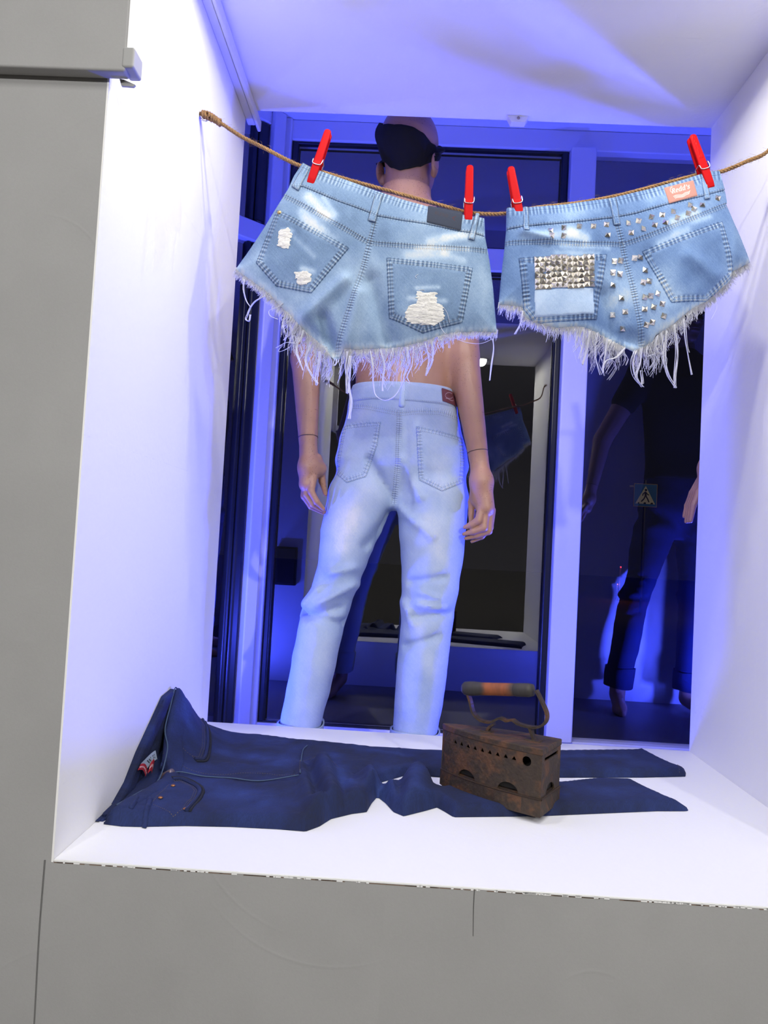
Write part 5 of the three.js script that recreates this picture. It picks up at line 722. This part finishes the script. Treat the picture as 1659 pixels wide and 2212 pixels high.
/* ------------------------------------------------------------------ antique charcoal iron */
{
  const M = [0.2835, -0.3005], dir = [-0.862, -0.507], LEN = 0.218, HW = 0.0487, Y0 = 0.911, Ht = 0.117;
  const t = thing('charcoal_iron', 'rusty antique charcoal iron with a wooden handle, standing on the dark jeans', 'iron', [M[0], Y0, M[1]]);
  t.rotation.y = Math.atan2(-dir[1], dir[0]);                        // local +x runs from the flat heel to the tip
  const rustTex = pixelTex(512, 512, (u, v, o) => { const a = fbm(u * 12, v * 12, 3, 5), b = fbm(u * 40, v * 40, 8, 4), k = sstep(0.35, 0.75, a + 0.3 * (b - 0.5)); o[0] = lerp(62, 92, k) + 16 * (b - 0.5); o[1] = lerp(51, 63, k) + 16 * (b - 0.5); o[2] = lerp(41, 42, k) + 12 * (b - 0.5); }, true, true); rustTex.repeat.set(4, 4);
  const rough = pixelTex(256, 256, (u, v, o) => { o[0] = o[1] = o[2] = 255 * fbm(u * 50, v * 50, 6, 4); }, false, true); rough.repeat.set(5, 5);
  const iron = std(0xffffff, 0.68, { map: rustTex, bumpMap: rough, bumpScale: 0.0012, metalness: 0.25 }), dark = std([0.008, 0.007, 0.006], 0.95);
  // plan outline from heel corner round the tip to the other corner
  const side = (s) => { const o = []; for (let k = 0; k <= 24; k++) { const u = k / 24, x = LEN * u, w = HW * Math.pow(1 - Math.pow(u, 2.1), 0.8); o.push([x, s * w]); } return o; };
  const plan = [...side(1), ...side(-1).reverse().slice(1)];
  const shape = (off) => new THREE.Shape(inset(plan.filter((p, i) => i % 1 === 0), off).map(([x, z]) => new THREE.Vector2(x, z)));
  const ext = (off, y0, y1, bev) => { const g = new THREE.ExtrudeGeometry(shape(off + bev), { depth: Math.max(0.0005, y1 - y0 - 2 * bev), bevelEnabled: bev > 0, bevelSize: bev, bevelThickness: bev, bevelSegments: 2 }); g.rotateX(-Math.PI / 2); g.scale(1, 1, -1); g.translate(0, y0 + bev, 0); const ix = g.index; if (ix) { for (let i = 0; i < ix.count; i += 3) { const a = ix.getX(i); ix.setX(i, ix.getX(i + 1)); ix.setX(i + 1, a); } } else { const p = g.attributes.position; for (let i = 0; i < p.count; i += 3) for (const k of [0, 1, 2]) { const a = p.array[i * 3 + k]; p.array[i * 3 + k] = p.array[(i + 1) * 3 + k]; p.array[(i + 1) * 3 + k] = a; } } const uvp = g.attributes.uv, p = g.attributes.position; for (let i = 0; i < p.count; i++) uvp.setXY(i, p.getX(i) + p.getZ(i) * 0.7, p.getY(i) + p.getZ(i)); g.computeVertexNormals(); return g; };
  mesh('sole_plate', ext(-0.0012, 0, 0.030, 0.0012), iron, t);
  mesh('floor_plate', ext(0.004, 0.030, 0.034, 0), iron, t);
  mesh('lid', ext(-0.001, Ht - 0.012, Ht, 0.002), iron, t);
  // walls bent round the outline from flat sheets with real openings
  const wallSheet = (s) => { const pl = side(s), S = [0]; for (let i = 1; i < pl.length; i++) S.push(S[i - 1] + Math.hypot(pl[i][0] - pl[i - 1][0], pl[i][1] - pl[i - 1][1])); const L = S[S.length - 1], H = Ht - 0.012 - 0.030;
    const holes = (u, y) => { let d = Math.min(u, L - u, y, H - y) + 0.0001; for (let k = 0; k < 9; k++) { const cx = 0.052 + k * 0.0165, hx = Math.abs(u - cx), hy = y - (H - 0.0135); const tri = Math.max(hx * 1.6 + hy - 0.0042, -hy - 0.0035); d = Math.min(d, tri); } d = Math.min(d, Math.hypot(u - 0.028, y - (H - 0.014)) - 0.0085); for (const cx of [0.062, 0.152]) { d = Math.min(d, Math.max(Math.hypot(u - cx, (y - 0.001) * 1.25) - 0.0205, 0.0015 - y)); } return d; };
    const at = (u) => { let i = 1; while (i < S.length - 1 && u > S[i]) i++; const q = (u - S[i - 1]) / (S[i] - S[i - 1]); const ax = pl[i][0] - pl[i - 1][0], az = pl[i][1] - pl[i - 1][1], l = Math.hypot(ax, az); return [lerp(pl[i - 1][0], pl[i][0], q), lerp(pl[i - 1][1], pl[i][1], q), -az / l * s, ax / l * s]; };
    return sheet({ dist: holes, bb: [-0.002, -0.002, L + 0.002, H + 0.002], cell: 0.0016, tb: [0, 0, 1, 1], zf: () => 0, zb: () => -0.003, map: (u, y, z) => { const [x, w, nx, nz] = at(u); return [x + nx * z, y + 0.030, w + nz * z]; }, flip: s > 0 ? false : true }); };
  mesh('side_wall', wallSheet(1), iron, t); mesh('side_wall', wallSheet(-1), iron, t);
  const heelD = (z, y) => { let d = Math.min(HW - Math.abs(z), y, Ht - 0.042 - y) + 0.0001; d = Math.min(d, Math.max(Math.abs(z) - 0.035, Math.abs(y - 0.066) - 0.003)); d = Math.min(d, Math.max(Math.hypot(z, (y - 0.001) * 1.2) - 0.022, 0.0015 - y)); return d; };
  mesh('heel_wall', sheet({ dist: heelD, bb: [-0.05, -0.002, 0.05, 0.08], cell: 0.0016, tb: [0, 0, 1, 1], zf: () => 0, zb: () => 0.003, map: (z, y, x) => [x, y + 0.030, z], flip: true }), iron, t);
  mesh('ledge', [tube(side(1).map(([x, z]) => [x, 0.0305, z * 1.02]), 0.0017, 0.0017, 6, 60), tube(side(-1).map(([x, z]) => [x, 0.0305, z * 1.02]), 0.0017, 0.0017, 6, 60), tube([[-0.001, 0.0305, -HW], [-0.001, 0.0305, HW]], 0.0022, 0.0022, 6)], iron, t);
  mesh('charcoal_bed', ext(0.006, 0.036, 0.066, 0), dark, t);
  // handle: strap, two posts, turned grip
  const strap = (pts, w, th) => { const c = new THREE.CatmullRomCurve3(pts.map(([x, y]) => new THREE.Vector3(x, y - Y0, 0)), false, 'centripetal'), n = 60, P = c.getSpacedPoints(n), pos = [], idx = []; for (let i = 0; i <= n; i++) { const tg = P[Math.min(n, i + 1)].clone().sub(P[Math.max(0, i - 1)]).normalize(), nx = -tg.y, ny = tg.x; for (const [a, b] of [[-1, -1], [1, -1], [1, 1], [-1, 1]]) pos.push(P[i].x + nx * th * b, P[i].y + ny * th * b, a * w); } for (let i = 0; i < n; i++) for (let k = 0; k < 4; k++) { const a = i * 4 + k, b = i * 4 + (k + 1) % 4; idx.push(a, a + 4, b, b, a + 4, b + 4); } for (const o of [0, n * 4]) idx.push(...(o ? [o, o + 2, o + 1, o, o + 3, o + 2] : [0, 1, 2, 0, 2, 3])); const g = new THREE.BufferGeometry(); g.setAttribute('position', new THREE.Float32BufferAttribute(pos, 3)); g.setIndex(idx); const f = toCreasedNormals(g, 0.6); f.setAttribute('uv', new THREE.Float32BufferAttribute(Array.from({ length: f.attributes.position.count * 2 }, (q, i) => f.attributes.position.array[Math.floor(i / 2) * 3 + (i % 2)]), 2)); return f; };
  mesh('handle_strap', strap([[0.0336, 1.118], [0.0225, 1.1], [0.0115, 1.078], [0.0135, 1.064], [0.0282, 1.0525], [0.0646, 1.0525], [0.0760, 1.0575], [0.0884, 1.054], [0.1, 1.057], [0.1208, 1.046], [0.1421, 1.0475], [0.1552, 1.0577], [0.1636, 1.0808], [0.1700, 1.094]], 0.006, 0.0021), iron, t);
  mesh('handle_post', strap([[0.1252, 1.0285], [0.1215, 1.036], [0.112, 1.0445]], 0.0055, 0.0024), iron, t); mesh('handle_post', strap([[0.0334, 1.0285], [0.0375, 1.038], [0.043, 1.051]], 0.0055, 0.0024), iron, t);
  mesh('rivet_plate', [box(0.02, 0.05, Ht - 0.001, Ht + 0.0016, -0.009, 0.009, 0.0015), box(0.115, 0.138, Ht - 0.001, Ht + 0.0016, -0.008, 0.008, 0.0015)], iron, t);
  const wood = pixelTex(256, 128, (u, v, o) => { const g = 0.85 + 0.3 * (fbm(u * 5, v * 26, 4, 3) - 0.4), k = sstep(0.25, 0.34, v + 0.1 * (vn(u * 6, v * 3, 2) - 0.5)) * (1 - sstep(0.56, 0.72, v + 0.14 * (vn(u * 5, v * 3, 7) - 0.5))); o[0] = lerp(58, 150, k) * g; o[1] = lerp(54, 82, k) * g; o[2] = lerp(50, 40, k) * g; if (v > 0.735 && v < 0.745) { o[0] *= 0.4; o[1] *= 0.4; o[2] *= 0.4; } });
  const prof = [[0, -0.006], [0.008, -0.005], [0.0125, 0], [0.0135, 0.012], [0.013, 0.026], [0.0122, 0.032], [0.0118, 0.06], [0.012, 0.096], [0.0112, 0.1], [0.0122, 0.104], [0.0125, 0.128], [0.0105, 0.137], [0, 0.138]].map(([a, b]) => new THREE.Vector2(a, b));
  const grip = new THREE.LatheGeometry(prof, 28), gp = grip.attributes.position, gu = grip.attributes.uv; for (let i = 0; i < gp.count; i++) gu.setXY(i, gu.getX(i), clamp(gp.getY(i) / 0.138, 0, 1));
  grip.rotateZ(Math.PI / 2); grip.rotateZ(0.12 * -1 + 0); grip.translate(0.1755, 1.1005 - Y0, 0);
  mesh('grip', grip, std(0xffffff, 0.6, { map: wood }), t, 'worn wooden grip, orange in the middle and grey at the ends');
}
/* ------------------------------------------------------------------ small fittings and the street outside */
{
  const t = thing('ceiling_sensor', 'small white plastic sensor under the rear edge of the opening ceiling', 'sensor', [0.235, YC, -0.82]);
  const s = new THREE.Shape([[-0.027, 0.002], [0.027, 0.002], [0.017, -0.0155], [-0.017, -0.0155]].map(([a, b]) => new THREE.Vector2(a, b)));
  const g = new THREE.ExtrudeGeometry(s, { depth: 0.02, bevelEnabled: true, bevelSize: 0.0015, bevelThickness: 0.0015, bevelSegments: 2 }); g.translate(0, 0, -0.012); mesh('housing', g, pvc, t);
  mesh('eye', new THREE.SphereGeometry(0.004, 16, 10).translate(0, -0.006, 0.0095), std([0.3, 0.25, 0.22], 0.3), t);
}
{
  const t = thing('junction_box', 'dark square box on the blue lit wall behind the left jamb, mirrored in the glass', 'box', [-0.556, 1.24, ZB]);
  mesh('housing', box(-0.05, 0.05, -0.092, 0.092, -0.03, 0, 0.004), std([0.012, 0.012, 0.014], 0.6), t); mesh('cover', box(-0.042, 0.042, -0.084, 0.084, -0.034, -0.029, 0.003), std([0.016, 0.016, 0.018], 0.5), t);
}
struct(mesh('ground_street', box(-30, 30, -0.2, -0.15, -60, -1.8), std([0.05, 0.05, 0.055], 0.9)));
{ // pedestrian crossing sign far down the street
  const P = [[6.7817,3.175,-20.5]][0], px = 21.6 / 1631.6, S = 50 * px;
  const t = thing('crossing_sign', 'blue square pedestrian crossing sign with a white triangle, out in the dark street', 'road sign', [P[0], -0.15, P[2]]);
  const pole = new THREE.CylinderGeometry(0.035, 0.035, P[1] + S * 0.5 + 0.25, 16); pole.translate(0, (P[1] + S * 0.5 + 0.25) / 2, -0.05); mesh('pole', pole, std([0.12, 0.12, 0.12], 0.5, { metalness: 0.6 }), t);
  const tex = canvasTex(512, 512, (g, w) => {
    g.fillStyle = '#c9a06a'; g.fillRect(0, 0, w, w); g.fillStyle = '#1d6cb4'; g.fillRect(9, 9, w - 18, w - 18);
    g.fillStyle = '#e6e2d2'; g.beginPath(); g.moveTo(256, 46); g.lineTo(474, 448); g.lineTo(38, 448); g.fill();
    g.fillStyle = '#171a2a'; g.strokeStyle = '#171a2a'; g.lineCap = 'round';
    g.beginPath(); g.arc(262, 138, 27, 0, 7); g.fill();
    g.lineWidth = 46; g.beginPath(); g.moveTo(250, 194); g.lineTo(262, 262); g.stroke();
    g.lineWidth = 22; for (const l of [[[246, 186], [206, 222], [196, 262]], [[266, 190], [300, 232], [326, 244]]]) { g.beginPath(); l.forEach((p, i) => g[i ? 'lineTo' : 'moveTo'](...p)); g.stroke(); }
    g.lineWidth = 28; for (const l of [[[252, 272], [226, 334], [176, 392]], [[266, 272], [304, 330], [334, 396]]]) { g.beginPath(); l.forEach((p, i) => g[i ? 'lineTo' : 'moveTo'](...p)); g.stroke(); }
    for (const [a, b, c, d] of [[84, 414, 122, 448], [214, 414, 268, 448], [368, 414, 424, 448]]) { g.beginPath(); g.moveTo(a, d); g.lineTo(a + 18, b); g.lineTo(c, b); g.lineTo(c + 8, d); g.fill(); }
  });
  const pl = new RoundedBoxGeometry(S, S, 0.02, 2, 0.008); pl.translate(0, P[1] + 0.15, 0); mesh('plate', pl, std([0.2, 0.2, 0.2], 0.5), t);
  const f = new THREE.PlaneGeometry(S * 0.985, S * 0.985); f.translate(0, P[1] + 0.15, 0.0115); mesh('sign_face', f, std(0xffffff, 0.6, { map: tex }), t);
  mesh('clamp', box(-S * 0.5 - 0.12, -S * 0.5 + 0.05, P[1] + 0.15 + S * 0.33, P[1] + 0.15 + S * 0.4, -0.03, 0.0, 0.004), std([0.3, 0.28, 0.22], 0.5), t);
  const l = thing('added_street_lamp', 'unseen street lamp added outside to light the crossing sign', 'lamp', [P[0] + 3.2, -0.15, P[2] + 3.5]);  // lamp added out of view to light the sign
  const lp = new THREE.CylinderGeometry(0.05, 0.08, 5.2, 16); lp.translate(0, 2.6, 0); mesh('pole', lp, std([0.1, 0.1, 0.1], 0.5), l);
  mesh('lamp_head', box(-0.75, 0.05, 5.2, 5.28, -0.12, 0.12, 0.02), std([0.1, 0.1, 0.1], 0.5), l); mesh('lamp_glass', box(-0.7, -0.3, 5.17, 5.2, -0.1, 0.1, 0.01), glow([1, 0.8, 0.5], 2), l);
  const pt = new THREE.SpotLight(new THREE.Color(1, 0.85, 0.6), 7, 0, 1.2, 0.5, 2); pt.position.set(P[0] + 2.7, 4.98, P[2] + 3.5); pt.target.position.set(P[0], P[1], P[2]); pt.castShadow = true; scene.add(pt, pt.target);
  const c = [[7.7469,1.0415,-26]][0], e = [[7.6572,.4298,-26]][0];
  const bl = (p, r, col, k, lb) => { const q = thing('tail_light', lb, 'light', [p[0], -0.15, p[2]]), h = p[1] + 0.15; mesh('lens', new THREE.SphereGeometry(r, 16, 12).translate(0, h, 0), glow(col, k), q); const o = new THREE.CylinderGeometry(r * 1.2, r * 1.2, r, 16); o.rotateX(Math.PI / 2); o.translate(0, h, -r); mesh('housing', o, std([0.02, 0.02, 0.02], 0.6), q); mesh('post', new THREE.CylinderGeometry(0.02, 0.03, h, 12).translate(0, h / 2, -r * 1.6), std([0.02, 0.02, 0.02], 0.6), q); const u = new THREE.PointLight(new THREE.Color(...col), 0.2, 0, 2); u.position.set(p[0], p[1], p[2] + r * 1.5); scene.add(u); };  // far car tail lights; posts added to carry them
  bl(c, 0.022, [1, 0.03, 0.05], 3, 'small red car tail light on an added post far out in the dark street'); bl(e, 0.02, [1, 0.3, 0.05], 0.5, 'dim orange car tail light on an added post far out in the street, under the red one');
}
renderer.render(scene, camera);
